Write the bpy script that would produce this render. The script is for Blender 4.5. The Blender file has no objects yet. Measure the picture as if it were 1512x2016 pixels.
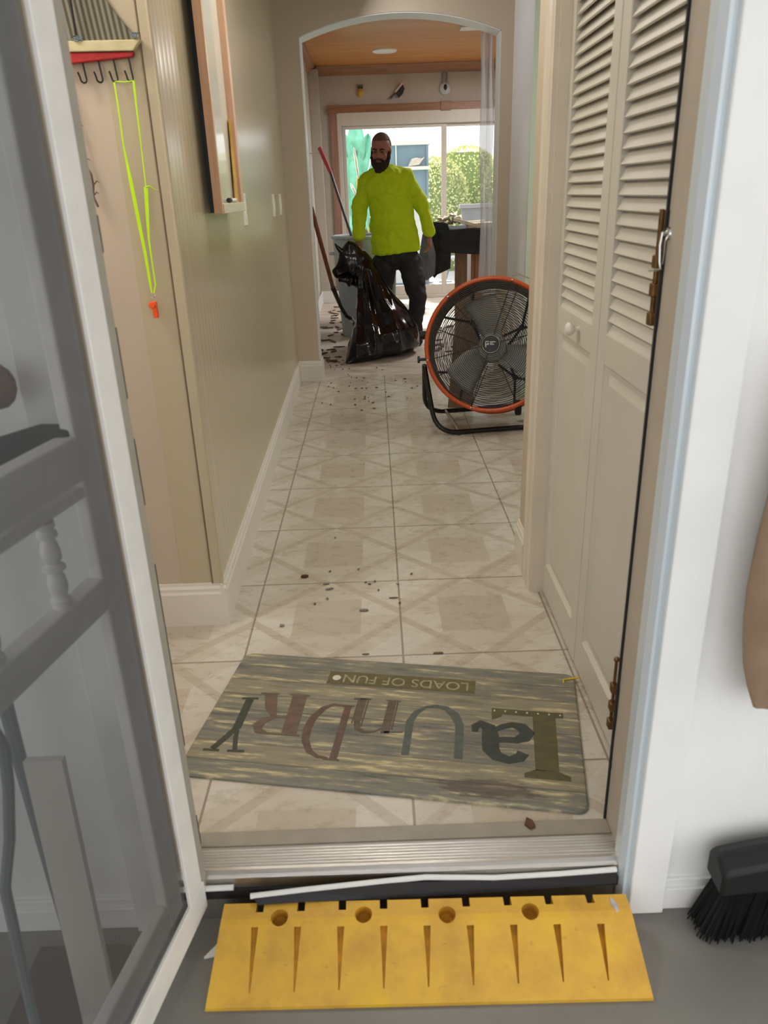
import bpy, bmesh, math, random
from mathutils import Vector, Matrix, noise
random.seed(7)
C = bpy.context.scene.collection
V = Vector

# ------------------------------------------------------------------ camera
cd = bpy.data.cameras.new('camera'); cam = bpy.data.objects.new('camera', cd); C.objects.link(cam)
def nrm(v): return v.normalized()
_f = nrm(V((-24, -628, 1502)))                 # corridor direction seen in camera axes (right, down, forward)
_d = V((124, 3586, 1502)); _d.normalize(); _d = nrm(_d - _f * _d.dot(_f))
_x = _d.cross(_f)
RW = Matrix((_x, _f, -_d))                     # rows: world axes in camera axes
EYE = V((0, 0, 1.27))
r_, d_, f_ = (RW @ V((1,0,0)), RW @ V((0,1,0)), RW @ V((0,0,1)))
cam.matrix_world = Matrix(((r_.x, -d_.x, -f_.x, 0), (r_.y, -d_.y, -f_.y, 0), (r_.z, -d_.z, -f_.z, 1.27), (0,0,0,1)))
cd.sensor_fit = 'HORIZONTAL'; cd.sensor_width = 36; cd.lens = 1502/1512*36
cd.clip_start = 0.02
cd.dof.use_dof = True; cd.dof.focus_distance = 5.0; cd.dof.aperture_fstop = 9
bpy.context.scene.camera = cam
def ray(u, v): return RW @ V((u-756, v-1008, 1502))
def at(u, v, Y):
    d = ray(u, v); return EYE + d*(Y/d.y)
def atz(u, v, z):
    d = ray(u, v); return EYE + d*((z-1.27)/d.z)

# ------------------------------------------------------------------ light
sc = bpy.context.scene
vs = sc.view_settings; vs.view_transform = 'Standard'; vs.look = 'None'; vs.gamma = 1; vs.exposure = 0.0; vs.use_curve_mapping = False
sc.cycles.max_bounces = 8; sc.cycles.transparent_max_bounces = 16
sc.cycles.sample_clamp_indirect = 6
w = bpy.data.worlds.new('sky'); sc.world = w; w.use_nodes = True
bg = w.node_tree.nodes['Background']; bg.inputs[0].default_value = (0.97, 0.985, 1.0, 1); bg.inputs[1].default_value = 1.75
def light(name, kind, loc, rot, energy, color, **k):
    l = bpy.data.lights.new(name, kind); l.energy = energy; l.color = color
    for a, b in k.items(): setattr(l, a, b)
    o = bpy.data.objects.new(name, l); o.location = loc; o.rotation_euler = rot; C.objects.link(o); return o
light('sun', 'SUN', (3, 20, 10), (math.radians(-52), 0, math.radians(14)), 9.0, (1, .97, .9), angle=math.radians(3))
light('hall_fill', 'AREA', (0.0, 2.95, 2.40), (0,0,0), 13, (1, .95, .86), shape='RECTANGLE', size=.5, size_y=1.2)  # unseen area light added to brighten the hall
light('beadboard_fill', 'AREA', (.0, 5.15, 2.38), (0,math.radians(-58),0), 5, (.96, .97, 1), size=.3)  # added light turned towards the beadboard wall, no fixture there
light('side_room_fill', 'AREA', (2.4, 3.9, 2.3), (0,math.radians(30),0), 26, (.95, .98, 1), size=.9)  # extra unseen light added inside the side room
light('laundry_fill', 'AREA', (-1.3, 1.75, 2.35), (0,math.radians(-15),0), 15, (1, .93, .88), size=.4)  # added out of view to soften shade on the near laundry wall
light('kitchen_fill', 'AREA', (1.6, 8.3, 2.5), (0,0,0), 66, (1, .98, .96), size=.8)  # added fill, set far back so the man is lit from behind

# ------------------------------------------------------------------ materials
def nt_new(name):
    m = bpy.data.materials.new(name); m.use_nodes = True
    return m, m.node_tree, m.node_tree.nodes['Principled BSDF']
def N(nt, t, **k):
    n = nt.nodes.new(t)
    for a, b in k.items():
        if isinstance(a, str) and a.startswith('i'): n.inputs[int(a[1:])].default_value = b
        else: setattr(n, a, b)
    return n
def L(nt, a, b): nt.links.new(a, b)
def math_(nt, op, a, b=None, c=None, clamp=False):
    n = nt.nodes.new('ShaderNodeMath'); n.operation = op; n.use_clamp = clamp
    for i, q in enumerate((a, b, c)):
        if q is None: continue
        if isinstance(q, (int, float)): n.inputs[i].default_value = q
        else: nt.links.new(q, n.inputs[i])
    return n.outputs[0]
def mixc(nt, fac, a, b, mode='MIX'):
    n = nt.nodes.new('ShaderNodeMix'); n.data_type = 'RGBA'; n.blend_type = mode
    for s, q in ((0, fac), (6, a), (7, b)):
        if isinstance(q, (int, float)): n.inputs[s].default_value = q
        elif isinstance(q, tuple): n.inputs[s].default_value = (*q, 1) if len(q) == 3 else q
        else: nt.links.new(q, n.inputs[s])
    return n.outputs[2]
def srgb(r, g, b):
    f = lambda c: (c/255/12.92) if c/255 <= .04045 else ((c/255+.055)/1.055)**2.4
    return (f(r), f(g), f(b))
def coords(nt, scale=(1,1,1), loc=(0,0,0), rot=(0,0,0), world=True):
    if world: g = nt.nodes.new('ShaderNodeNewGeometry'); o = g.outputs['Position']
    else: g = nt.nodes.new('ShaderNodeTexCoord'); o = g.outputs['Object']
    m = nt.nodes.new('ShaderNodeMapping'); m.inputs['Scale'].default_value = scale; m.inputs['Location'].default_value = loc; m.inputs['Rotation'].default_value = rot
    L(nt, o, m.inputs[0]); return m.outputs[0]
def noise_(nt, vec, scale, detail=4, rough=.55):
    n = nt.nodes.new('ShaderNodeTexNoise'); n.inputs['Scale'].default_value = scale; n.inputs['Detail'].default_value = detail; n.inputs['Roughness'].default_value = rough
    L(nt, vec, n.inputs['Vector']); return n.outputs['Fac']
def ramp_(nt, fac, pts):
    r = nt.nodes.new('ShaderNodeValToRGB'); L(nt, fac, r.inputs[0]); e = r.color_ramp.elements
    while len(e) < len(pts): e.new(.5)
    for i, (p, c) in enumerate(pts): e[i].position = p; e[i].color = (*c, 1)
    return r.outputs[0]
def bump(nt, b, h, strength=.3, dist=.002):
    n = nt.nodes.new('ShaderNodeBump'); n.inputs['Strength'].default_value = strength; n.inputs['Distance'].default_value = dist
    L(nt, h, n.inputs['Height']); L(nt, n.outputs[0], b.inputs['Normal'])
def mat(name, col, rough=.5, metal=0, var=.12, vscale=8, bmp=0, bscale=60, spec=.5, stretch=(1,1,1), world=True, emis=None, **k):
    m, nt, b = nt_new(name)
    b.inputs['Roughness'].default_value = rough; b.inputs['Metallic'].default_value = metal
    b.inputs['Specular IOR Level'].default_value = spec
    vec = coords(nt, stretch, world=world)
    f = noise_(nt, vec, vscale)
    c2 = tuple(max(0, x*(1-var)) for x in col); c1 = tuple(min(1, x*(1+var)) for x in col)
    L(nt, ramp_(nt, f, [(.3, c2), (.7, c1)]), b.inputs['Base Color'])
    if bmp: bump(nt, b, noise_(nt, vec, bscale), bmp, .003)
    for a, q in k.items(): b.inputs[a.replace('_', ' ')].default_value = q
    return m
M = {}
M['wall'] = mat('wall_paint_taupe', srgb(196, 180, 158), .55, var=.03, vscale=2)
M['trim'] = mat('trim_paint_cream', srgb(222, 214, 200), .42, var=.04, vscale=6)
M['casing'] = mat('casing_paint', srgb(214, 203, 184), .4, var=.04, vscale=8)
M['jamb'] = mat('jamb_paint', srgb(182, 170, 152), .5, var=.05, vscale=10)
M['louver'] = mat('closet_paint', srgb(205, 199, 184), .38, var=.03, vscale=5)
M['ext_wall'] = mat('exterior_white', srgb(244, 243, 240), .6, var=.04, vscale=5, bmp=.1, bscale=30)
M['door_white'] = mat('screen_door_white', srgb(238, 235, 228), .45, var=.05, vscale=15)
M['door_bevel_shaded'] = mat('screen_door_bevel_shaded', srgb(170, 162, 148), .5, var=.06, vscale=15)  # bevel shade put into the colour, darker than the white frame
M['green'] = mat('green_wall', srgb(208, 218, 198), .6, var=.03)
M['back_wall'] = mat('kitchen_wall', srgb(186, 180, 170), .7, var=.04)
M['white'] = mat('white_paint', srgb(225, 225, 220), .4, var=.03)
M['vinyl'] = mat('white_vinyl', srgb(205, 200, 190), .4, var=.03)
M['black'] = mat('black_plastic', (.012, .012, .013), .35, var=.3)
M['blackmetal'] = mat('black_tube_metal', (.010, .010, .010), .22, 0, var=.2)
M['wire'] = mat('black_wire', (.018, .017, .016), .35, 0, var=.2)
M['orange'] = mat('orange_enamel', srgb(190, 78, 26), .3, var=.1, vscale=10)
M['steel'] = mat('steel', (.55, .54, .52), .3, 1, var=.1)
M['blade'] = mat('fan_blade_steel', (.5, .49, .46), .5, .2, var=.1)
M['alu'] = mat('aluminium', (.56, .53, .49), .33, 1, var=.12, vscale=5, stretch=(1, 30, 30), bmp=.15, bscale=20)
M['aludark'] = mat('aluminium_dull', (.30, .28, .25), .45, .8, var=.2, vscale=14)
M['bluestrip'] = mat('pale_blue_metal_strip', srgb(205, 214, 218), .3, .1, var=.05, stretch=(1, 1, .1))
M['brass'] = mat('aged_brass', srgb(120, 88, 52), .4, .8, var=.35, vscale=60)
M['chrome'] = mat('chrome', (.6, .6, .58), .18, 1, var=.05)
M['darkgap'] = mat('dark_gap', (.02, .018, .018), .9)
M['grayfloor'] = mat('porch_floor_paint', srgb(122, 119, 112), .35, var=.10, vscale=6, bmp=.2, bscale=12)
M['limeshirt'] = mat('lime_shirt_cloth', srgb(196, 226, 12), .8, var=.05, vscale=20, bmp=.5, bscale=18)
M['pants'] = mat('dark_trousers_cloth', (.022, .021, .023), .8, var=.3, vscale=12, bmp=.5, bscale=14)
M['skin'] = mat('skin', srgb(160, 106, 88), .55, var=.08, vscale=20)
M['hair'] = mat('dark_brown_hair', (.028, .016, .010), .9, var=.4, vscale=90, bmp=.8, bscale=200)
M['stubble'] = mat('cropped_hair', (.13, .078, .058), .85, var=.3, vscale=120)
M['eye'] = mat('eye_dark', (.02, .015, .012), .4)
M['lips'] = mat('lips', srgb(150, 84, 74), .5)
M['shoe'] = mat('black_boot', (.010, .010, .010), .6, var=.3)
M['bag'] = mat('black_bin_liner', (.004, .004, .0045), .13, var=.2, spec=.5)
M['can'] = mat('grey_bin_plastic', srgb(186, 198, 206), .5, var=.06)
M['greencan'] = mat('green_bin_plastic', srgb(60, 82, 70), .5, var=.1)
M['lime'] = mat('neon_lanyard', srgb(205, 250, 10), .6, var=.04, Emission_Strength=0)
M['whistle'] = mat('orange_whistle', srgb(250, 88, 14), .35, var=.05)
M['hull'] = mat('hull_cream', srgb(208, 196, 150), .6, var=.10, vscale=30)
M['hullred'] = mat('hull_red', srgb(168, 14, 16), .5, var=.15, vscale=20)
M['iron'] = mat('black_iron_hook', (.012, .011, .010), .4)
M['twine'] = mat('blue_twine', srgb(120, 135, 140), .9, var=.3, vscale=80)
M['redgrip'] = mat('red_handle_grip', srgb(190, 78, 88), .5, var=.08)
M['shaft'] = mat('grey_shovel_shaft', (.10, .105, .11), .35, .5, var=.1)
M['cloth'] = mat('black_drape_cloth', (.018, .019, .020), .85, var=.3, bmp=.4, bscale=10)
M['yellow'] = None
M['stone'] = mat('beige_scrap', srgb(214, 204, 188), .8, var=.15, vscale=25)
M['leaf'] = mat('hedge_leaf', srgb(224, 232, 158), .6, var=.35, vscale=3)
M['teal'] = mat('teal_banana_leaf', srgb(120, 206, 178), .45, var=.22, vscale=7)
M['flower'] = mat('white_flower', srgb(235, 238, 225), .6)
M['yflower'] = mat('yellow_flower', srgb(235, 205, 60), .6)
M['slate'] = mat('blue_grey_cabinet', srgb(112, 140, 158), .6, var=.06)
M['patio'] = mat('patio_concrete', srgb(205, 205, 205), .8, var=.06)
M['chip'] = mat('brown_flooring_chip', srgb(112, 92, 78), .8, var=.35, vscale=20)
M['chip2'] = mat('grey_tile_chip', srgb(120, 110, 100), .7, var=.3, vscale=20)
M['chip3'] = mat('red_brown_shard', srgb(86, 52, 42), .7, var=.3, vscale=30)
M['yplastic'] = mat('yellow_strip', srgb(215, 185, 30), .5)
M['broomhandle'] = mat('broom_handle_tan', srgb(150, 122, 96), .5, var=.1)
M['rubber'] = mat('black_rubber', (.015, .014, .014), .6)
M['switch'] = mat('switch_plate', srgb(232, 228, 215), .3, var=.02)
M['board'] = mat('whiteboard', srgb(222, 220, 206), .08, var=.02)
M['ink'] = mat('ink', (.02, .02, .02), .6)
M['furn'] = mat('grey_patio_frame', srgb(120, 130, 134), .4)
M['brownfloor'] = mat('brown_mat', srgb(86, 74, 64), .9)

def wood(name, c1, c2, axis='z', scale=9, rough=.45, stretch=12, boards=None, world=True):
    m, nt, b = nt_new(name); b.inputs['Roughness'].default_value = rough
    s = {'x': (1/stretch*4, 4, 4), 'y': (4, 1/stretch*4, 4), 'z': (4, 4, 1/stretch*4)}[axis]
    vec = coords(nt, s, world=world)
    f = noise_(nt, vec, scale, 6, .65)
    col = ramp_(nt, f, [(.3, c1), (.5, tuple((a+q)/2 for a, q in zip(c1, c2))), (.7, c2)])
    if boards:                                  # grooves between planks running along x, spaced along y
        g = nt.nodes.new('ShaderNodeNewGeometry'); sp = nt.nodes.new('ShaderNodeSeparateXYZ'); L(nt, g.outputs['Position'], sp.inputs[0])
        q = math_(nt, 'DIVIDE', sp.outputs['Y'], boards)
        fr = math_(nt, 'FRACT', q); fl_ = math_(nt, 'FLOOR', q)
        wn = nt.nodes.new('ShaderNodeTexWhiteNoise'); wn.noise_dimensions = '1D'; L(nt, fl_, wn.inputs['W'])
        col = mixc(nt, .35, col, ramp_(nt, wn.outputs[0], [(0, c1), (1, c2)]))
        gr = math_(nt, 'LESS_THAN', fr, .09)
        col = mixc(nt, math_(nt, 'MULTIPLY', gr, .75), col, tuple(x*.25 for x in c1))
    L(nt, col, b.inputs['Base Color']); return m
M['pine'] = wood('pine_ceiling_planks', srgb(176, 112, 52), srgb(214, 156, 88), 'x', 7, .3, boards=.085)
M['pinetrim'] = wood('pine_trim', srgb(128, 88, 62), srgb(160, 116, 84), 'x', 8, .4)
M['pinetrimz'] = wood('pine_trim_upright', srgb(142, 106, 92), srgb(170, 132, 116), 'z', 8, .4)
M['frame'] = wood('pink_pine_frame', srgb(194, 146, 114), srgb(220, 180, 148), 'z', 10, .35)
M['framepale'] = wood('pale_ledge_wood', srgb(196, 188, 160), srgb(214, 208, 184), 'y', 8, .5)
M['oak'] = wood('oak_cabinet', srgb(122, 80, 50), srgb(164, 112, 72), 'z', 7, .4)
M['oakdoor'] = wood('oak_cabinet_door', srgb(104, 68, 42), srgb(144, 96, 62), 'z', 7, .4)
M['plank'] = wood('brown_board', srgb(104, 78, 58), srgb(140, 106, 80), 'z', 7, .5)
M['handle'] = wood('tool_handle_wood', srgb(112, 66, 44), srgb(146, 92, 64), 'z', 7, .45)

def groove(name, col, axis, pitch, rough=.35, depth=.6):
    m, nt, b = nt_new(name); b.inputs['Roughness'].default_value = rough
    g = nt.nodes.new('ShaderNodeNewGeometry'); sp = nt.nodes.new('ShaderNodeSeparateXYZ'); L(nt, g.outputs['Position'], sp.inputs[0])
    fr = math_(nt, 'FRACT', math_(nt, 'DIVIDE', sp.outputs[axis], pitch))
    tri = math_(nt, 'ABSOLUTE', math_(nt, 'SUBTRACT', fr, .5))
    h = math_(nt, 'SMOOTH_MIN', tri, .38, .08)
    n2 = noise_(nt, coords(nt, (1, 1, .08)), 5)
    hh = math_(nt, 'ADD', math_(nt, 'MULTIPLY', h, 1.0), math_(nt, 'MULTIPLY', n2, .8))
    bump(nt, b, hh, depth, .004)
    f = noise_(nt, coords(nt), 2)
    L(nt, ramp_(nt, f, [(.3, tuple(x*.97 for x in col)), (.7, col)]), b.inputs['Base Color']); return m
M['hallwall'] = groove('hall_panelling', srgb(192, 178, 148), 'Y', .05, .22, .22)
M['bead'] = groove('white_beadboard', srgb(236, 236, 240), 'Y', .03, .25, .5)

# floor tiles with parquet print
m, nt, b = nt_new('printed_floor_tile'); M['tile'] = m
g = nt.nodes.new('ShaderNodeNewGeometry'); sp = nt.nodes.new('ShaderNodeSeparateXYZ'); L(nt, g.outputs['Position'], sp.inputs[0])
P = .4745
tx = math_(nt, 'DIVIDE', math_(nt, 'SUBTRACT', sp.outputs['X'], .045), P); ty = math_(nt, 'DIVIDE', math_(nt, 'SUBTRACT', sp.outputs['Y'], 1.927), P)
fx = math_(nt, 'SUBTRACT', math_(nt, 'FRACT', tx), .5); fy = math_(nt, 'SUBTRACT', math_(nt, 'FRACT', ty), .5)
ax = math_(nt, 'ABSOLUTE', fx); ay = math_(nt, 'ABSOLUTE', fy)
mx = math_(nt, 'MAXIMUM', ax, ay); sm = math_(nt, 'ADD', ax, ay)
vec = coords(nt)
n1 = noise_(nt, coords(nt, (1, 1.8, 1), rot=(0,0,.3)), 15, 8, .72); n2 = noise_(nt, coords(nt, (1, 3, 1), rot=(0,0,.6)), 16, 6, .65); n3 = noise_(nt, vec, 2.2)
base = ramp_(nt, n1, [(.25, srgb(176, 164, 144)), (.5, srgb(190, 180, 161)), (.75, srgb(198, 190, 173))])
dark = ramp_(nt, n1, [(.25, srgb(160, 145, 124)), (.5, srgb(172, 158, 137)), (.75, srgb(182, 170, 150))])
pale = ramp_(nt, n1, [(.25, srgb(192, 185, 170)), (.5, srgb(205, 199, 185)), (.75, srgb(214, 209, 196))])
sq = math_(nt, 'LESS_THAN', mx, .23)
band = math_(nt, 'MULTIPLY', math_(nt, 'GREATER_THAN', sm, .50), math_(nt, 'LESS_THAN', sm, .585))
rim = math_(nt, 'MULTIPLY', math_(nt, 'GREATER_THAN', mx, .43), math_(nt, 'LESS_THAN', sm, .5))
sgn = math_(nt, 'GREATER_THAN', math_(nt, 'MULTIPLY', fx, fy), 0)
tri = math_(nt, 'MULTIPLY', math_(nt, 'GREATER_THAN', ax, ay), math_(nt, 'SUBTRACT', 1, sq))
corner = math_(nt, 'GREATER_THAN', sm, .72)
band2 = math_(nt, 'MULTIPLY', math_(nt, 'LESS_THAN', math_(nt, 'ABSOLUTE', math_(nt, 'SUBTRACT', ax, ay)), .045), math_(nt, 'GREATER_THAN', mx, .25))
c = mixc(nt, math_(nt, 'MULTIPLY', tri, math_(nt, 'ADD', .2, math_(nt, 'MULTIPLY', sgn, .5))), base, pale)
c = mixc(nt, math_(nt, 'MULTIPLY', sq, .7), c, dark)
c = mixc(nt, math_(nt, 'MULTIPLY', rim, .5), c, pale)
c = mixc(nt, math_(nt, 'MULTIPLY', corner, math_(nt, 'MULTIPLY', math_(nt, 'SUBTRACT', 1, sgn), .7)), c, pale)
c = mixc(nt, math_(nt, 'MULTIPLY', band2, .35), c, pale)
c = mixc(nt, math_(nt, 'MULTIPLY', band, .75), c, dark)
c = mixc(nt, math_(nt, 'MULTIPLY', n2, .35), c, srgb(205, 192, 178))
c = mixc(nt, ramp_(nt, n3, [(.45, (0,0,0)), (.7, (.25,.25,.25))]), c, srgb(184, 168, 152))
edge = math_(nt, 'GREATER_THAN', mx, .4935)
c = mixc(nt, math_(nt, 'MULTIPLY', edge, .75), c, srgb(122, 106, 90))
L(nt, c, b.inputs['Base Color'])
L(nt, ramp_(nt, n1, [(.3, (.2,.2,.2)), (.7, (.42,.42,.42))]), b.inputs['Roughness'])
bump(nt, b, math_(nt, 'ADD', math_(nt, 'MULTIPLY', n1, .3), math_(nt, 'MULTIPLY', edge, -1)), .25, .002)
# stripped floor of the far room
m, nt, b = nt_new('stripped_subfloor'); M['subfloor'] = m
v = coords(nt, (1, 2.6, 1)); a1 = noise_(nt, v, 3.2, 8, .7); a2 = noise_(nt, v, 11, 6, .7)
c = ramp_(nt, a1, [(.30, srgb(150, 134, 122)), (.48, srgb(196, 184, 170)), (.7, srgb(216, 210, 202))])
c = mixc(nt, ramp_(nt, a2, [(.28, (.75,)*3), (.40, (0,0,0))]), c, srgb(112, 92, 80))
L(nt, c, b.inputs['Base Color']); b.inputs['Roughness'].default_value = .45; bump(nt, b, a2, .4, .004)
# yellow ramp rubber
m, nt, b = nt_new('worn_yellow_rubber'); M['yellow'] = m
v = coords(nt); a1 = noise_(nt, v, 14, 6, .6); a2 = noise_(nt, coords(nt, (1, 2, 1)), 45, 4)
c = ramp_(nt, a1, [(.3, srgb(194, 146, 54)), (.55, srgb(214, 166, 56)), (.75, srgb(222, 176, 42))])
c = mixc(nt, ramp_(nt, a2, [(.22, (.6,)*3), (.33, (0,)*3)]), c, srgb(120, 96, 60)); L(nt, c, b.inputs['Base Color']); b.inputs['Roughness'].default_value = .5
M['slotyellow'] = mat('slot_yellow_rubber', srgb(196, 142, 36), .7, var=.3, vscale=30)  # deeper yellow for the insides of slots and holes
# doormat
def mat_mat():
    m, nt, b = nt_new('printed_plank_doormat')
    t = nt.nodes.new('ShaderNodeTexCoord'); sp = nt.nodes.new('ShaderNodeSeparateXYZ'); L(nt, t.outputs['Object'], sp.inputs[0])
    row = math_(nt, 'FLOOR', math_(nt, 'DIVIDE', sp.outputs['Y'], .066))
    wn = nt.nodes.new('ShaderNodeTexWhiteNoise'); wn.noise_dimensions = '1D'; L(nt, row, wn.inputs['W'])
    mp = nt.nodes.new('ShaderNodeMapping'); mp.inputs['Scale'].default_value = (1.6, 13, 1); L(nt, t.outputs['Object'], mp.inputs[0])
    a1 = noise_(nt, mp.outputs[0], 3.5, 8, .7)
    c = ramp_(nt, a1, [(.34, srgb(66, 70, 66)), (.42, srgb(112, 112, 102)), (.54, srgb(140, 132, 112)), (.62, srgb(222, 206, 156))])
    c = mixc(nt, .38, c, ramp_(nt, wn.outputs[0], [(0, srgb(92, 92, 90)), (.35, srgb(130, 118, 92)), (.6, srgb(108, 110, 100)), (1, srgb(160, 146, 108))]))
    fr = math_(nt, 'FRACT', math_(nt, 'DIVIDE', sp.outputs['Y'], .066))
    c = mixc(nt, math_(nt, 'MULTIPLY', math_(nt, 'LESS_THAN', fr, .06), .5), c, srgb(70, 64, 54))
    st_ = nt.nodes.new('ShaderNodeMapping'); st_.inputs['Location'].default_value = (-.22, -.478*4.2, 0); st_.inputs['Scale'].default_value = (1, 4.2, 1); L(nt, t.outputs['Object'], st_.inputs[0])
    ln_ = nt.nodes.new('ShaderNodeVectorMath'); ln_.operation = 'LENGTH'; L(nt, st_.outputs[0], ln_.inputs[0])
    a2 = noise_(nt, mp.outputs[0], 9, 6, .7)
    c = mixc(nt, math_(nt, 'MULTIPLY', math_(nt, 'LESS_THAN', math_(nt, 'ADD', ln_.outputs['Value'], math_(nt, 'MULTIPLY', a2, .35)), .29), .6), c, srgb(78, 56, 48))
    L(nt, c, b.inputs['Base Color']); b.inputs['Roughness'].default_value = .6; bump(nt, b, a1, .2, .002); return m
M['mat'] = mat_mat()
for k, c in dict(mL=(86, 80, 46), mA=(54, 60, 52), mU=(84, 88, 80), mN=(92, 78, 64), mD=(98, 76, 64), mR=(102, 84, 68), mY=(58, 62, 48), mBox=(96, 88, 54)).items():
    M[k] = mat('mat_print_'+k, srgb(*c), .6, var=.22, vscale=25, stretch=(1, 2, 1))
# sail stripes
m, nt, b = nt_new('striped_sailcloth'); M['sail'] = m
g = nt.nodes.new('ShaderNodeNewGeometry'); sp = nt.nodes.new('ShaderNodeSeparateXYZ'); L(nt, g.outputs['Position'], sp.inputs[0])
q = math_(nt, 'ADD', sp.outputs['X'], math_(nt, 'MULTIPLY', sp.outputs['Z'], .10))
s = math_(nt, 'SINE', math_(nt, 'MULTIPLY', q, 2*math.pi/.0135))
L(nt, ramp_(nt, math_(nt, 'ADD', math_(nt, 'MULTIPLY', s, .5), .5), [(.25, srgb(78, 76, 60)), (.75, srgb(134, 128, 110))]), b.inputs['Base Color']); b.inputs['Roughness'].default_value = .9
# see-through ones
def seethrough(name, col, fac, rough=.5, mesh=None):
    m, nt, b = nt_new(name); out = nt.nodes['Material Output']
    b.inputs['Base Color'].default_value = (*col, 1); b.inputs['Roughness'].default_value = rough
    tr = nt.nodes.new('ShaderNodeBsdfTransparent'); mx = nt.nodes.new('ShaderNodeMixShader'); mx.inputs[0].default_value = fac
    if mesh:
        f = noise_(nt, coords(nt, mesh), 3); L(nt, math_(nt, 'ADD', math_(nt, 'MULTIPLY', f, .16), fac-.08), mx.inputs[0])
    L(nt, tr.outputs[0], mx.inputs[1]); L(nt, b.outputs[0], mx.inputs[2]); L(nt, mx.outputs[0], out.inputs[0]); return m
M['screen'] = seethrough('charcoal_screen_mesh', srgb(78, 79, 80), .68, .6, (1, 1, 1))
M['glass'] = seethrough('window_glass', (.8, .9, .9), .05, .02)
M['film'] = seethrough('clear_plastic_sheet', (.86, .86, .90), .68, .12, (6, 6, .6))

# ------------------------------------------------------------------ mesh helpers
class MB:
    def __init__(s): s.v = []; s.f = []; s.m = []; s.mi = 0
    def add(s, vs, fs):
        k = len(s.v); s.v += [V(p) for p in vs]; s.f += [tuple(i+k for i in f) for f in fs]; s.m += [s.mi]*len(fs); return s
    def box(s, x0, x1, y0, y1, z0, z1):
        return s.add([(x0,y0,z0),(x1,y0,z0),(x1,y1,z0),(x0,y1,z0),(x0,y0,z1),(x1,y0,z1),(x1,y1,z1),(x0,y1,z1)],
                     [(0,3,2,1),(4,5,6,7),(0,1,5,4),(1,2,6,5),(2,3,7,6),(3,0,4,7)])
    def obox(s, c, ex, ey, ez):                 # oriented box: centre and half-axis vectors
        c, ex, ey, ez = V(c), V(ex), V(ey), V(ez)
        vs = [c+a*ex+b_*ey+d*ez for d in (-1,1) for a, b_ in ((-1,-1),(1,-1),(1,1),(-1,1))]
        return s.add(vs, [(0,3,2,1),(4,5,6,7),(0,1,5,4),(1,2,6,5),(2,3,7,6),(3,0,4,7)])
    def prism(s, pts, fr, t):                   # pts 2D in frame (origin, e1, e2), thick t along e1 x e2
        o, e1, e2 = map(V, fr); n = e1.cross(e2).normalized()*t; k = len(pts)
        a = [o+e1*p[0]+e2*p[1] for p in pts]
        return s.add(a+[p+n for p in a], [tuple(range(k))[::-1], tuple(range(k, 2*k))]+[(i, (i+1) % k, k+(i+1) % k, k+i) for i in range(k)])
    def tube(s, path, r, n=8, closed=False, cap=True, flat=None):
        path = [V(p) for p in path]; rs = r if isinstance(r, (list, tuple)) else [r]*len(path); k = len(path)
        t0 = (path[1]-path[0]).normalized(); up = V((0,0,1)) if abs(t0.z) < .9 else V((1,0,0))
        a = t0.cross(up).normalized(); vs = []
        for i, p in enumerate(path):
            t = (path[(i+1) % k]-path[i-1]) if closed or 0 < i < k-1 else (path[1]-path[0] if i == 0 else path[-1]-path[-2])
            t.normalize(); a = (a - t*a.dot(t)).normalized(); b_ = t.cross(a)
            for j in range(n):
                q = 2*math.pi*j/n; vs.append(p + a*math.cos(q)*rs[i] + b_*math.sin(q)*rs[i]*(flat or 1))
        fs = [(i*n+j, i*n+(j+1) % n, ((i+1) % k)*n+(j+1) % n, ((i+1) % k)*n+j) for i in range(k if closed else k-1) for j in range(n)]
        if cap and not closed: fs += [tuple(range(n))[::-1], tuple(range((k-1)*n, k*n))]
        return s.add(vs, fs)
    def lathe(s, prof, c, axis=(0,0,1), n=24, cap=True):   # prof: (radius, height)
        c, ax = V(c), V(axis).normalized(); up = V((1,0,0)) if abs(ax.x) < .9 else V((0,1,0))
        a = ax.cross(up).normalized(); b_ = ax.cross(a); k = len(prof); vs = []
        for r, h in prof:
            for j in range(n):
                q = 2*math.pi*j/n; vs.append(c + ax*h + (a*math.cos(q)+b_*math.sin(q))*r)
        fs = [(i*n+j, i*n+(j+1) % n, (i+1)*n+(j+1) % n, (i+1)*n+j) for i in range(k-1) for j in range(n)]
        if cap: fs += [tuple(range(n))[::-1], tuple(range((k-1)*n, k*n))]
        return s.add(vs, fs)
    def ball(s, c, r, n=12, rot=None):
        r = (r, r, r) if isinstance(r, (int, float)) else r; c = V(c); k = n//2+1; vs = []
        R_ = rot or Matrix.Identity(3)
        for i in range(k):
            th = math.pi*(i+.02)/(k-1+.04)
            for j in range(n):
                q = 2*math.pi*j/n; vs.append(c + R_ @ V((r[0]*math.sin(th)*math.cos(q), r[1]*math.sin(th)*math.sin(q), r[2]*math.cos(th))))
        fs = [(i*n+j, (i+1)*n+j, (i+1)*n+(j+1) % n, i*n+(j+1) % n) for i in range(k-1) for j in range(n)]
        fs += [tuple(range(n)), tuple(range((k-1)*n, k*n))[::-1]]
        return s.add(vs, fs)
    def rings(s, R, cap=True):                  # R: list of equal-length vertex rings
        n = len(R[0]); k = len(R); vs = [p for r in R for p in r]
        fs = [(i*n+j, i*n+(j+1) % n, (i+1)*n+(j+1) % n, (i+1)*n+j) for i in range(k-1) for j in range(n)]
        if cap: fs += [tuple(range(n))[::-1], tuple(range((k-1)*n, k*n))]
        return s.add(vs, fs)
    def grid(s, P_):                             # P_: rows of points, open sheet
        h, w_ = len(P_), len(P_[0]); 
        return s.add([p for r in P_ for p in r], [(i*w_+j, i*w_+j+1, (i+1)*w_+j+1, (i+1)*w_+j) for i in range(h-1) for j in range(w_-1)])
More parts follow.
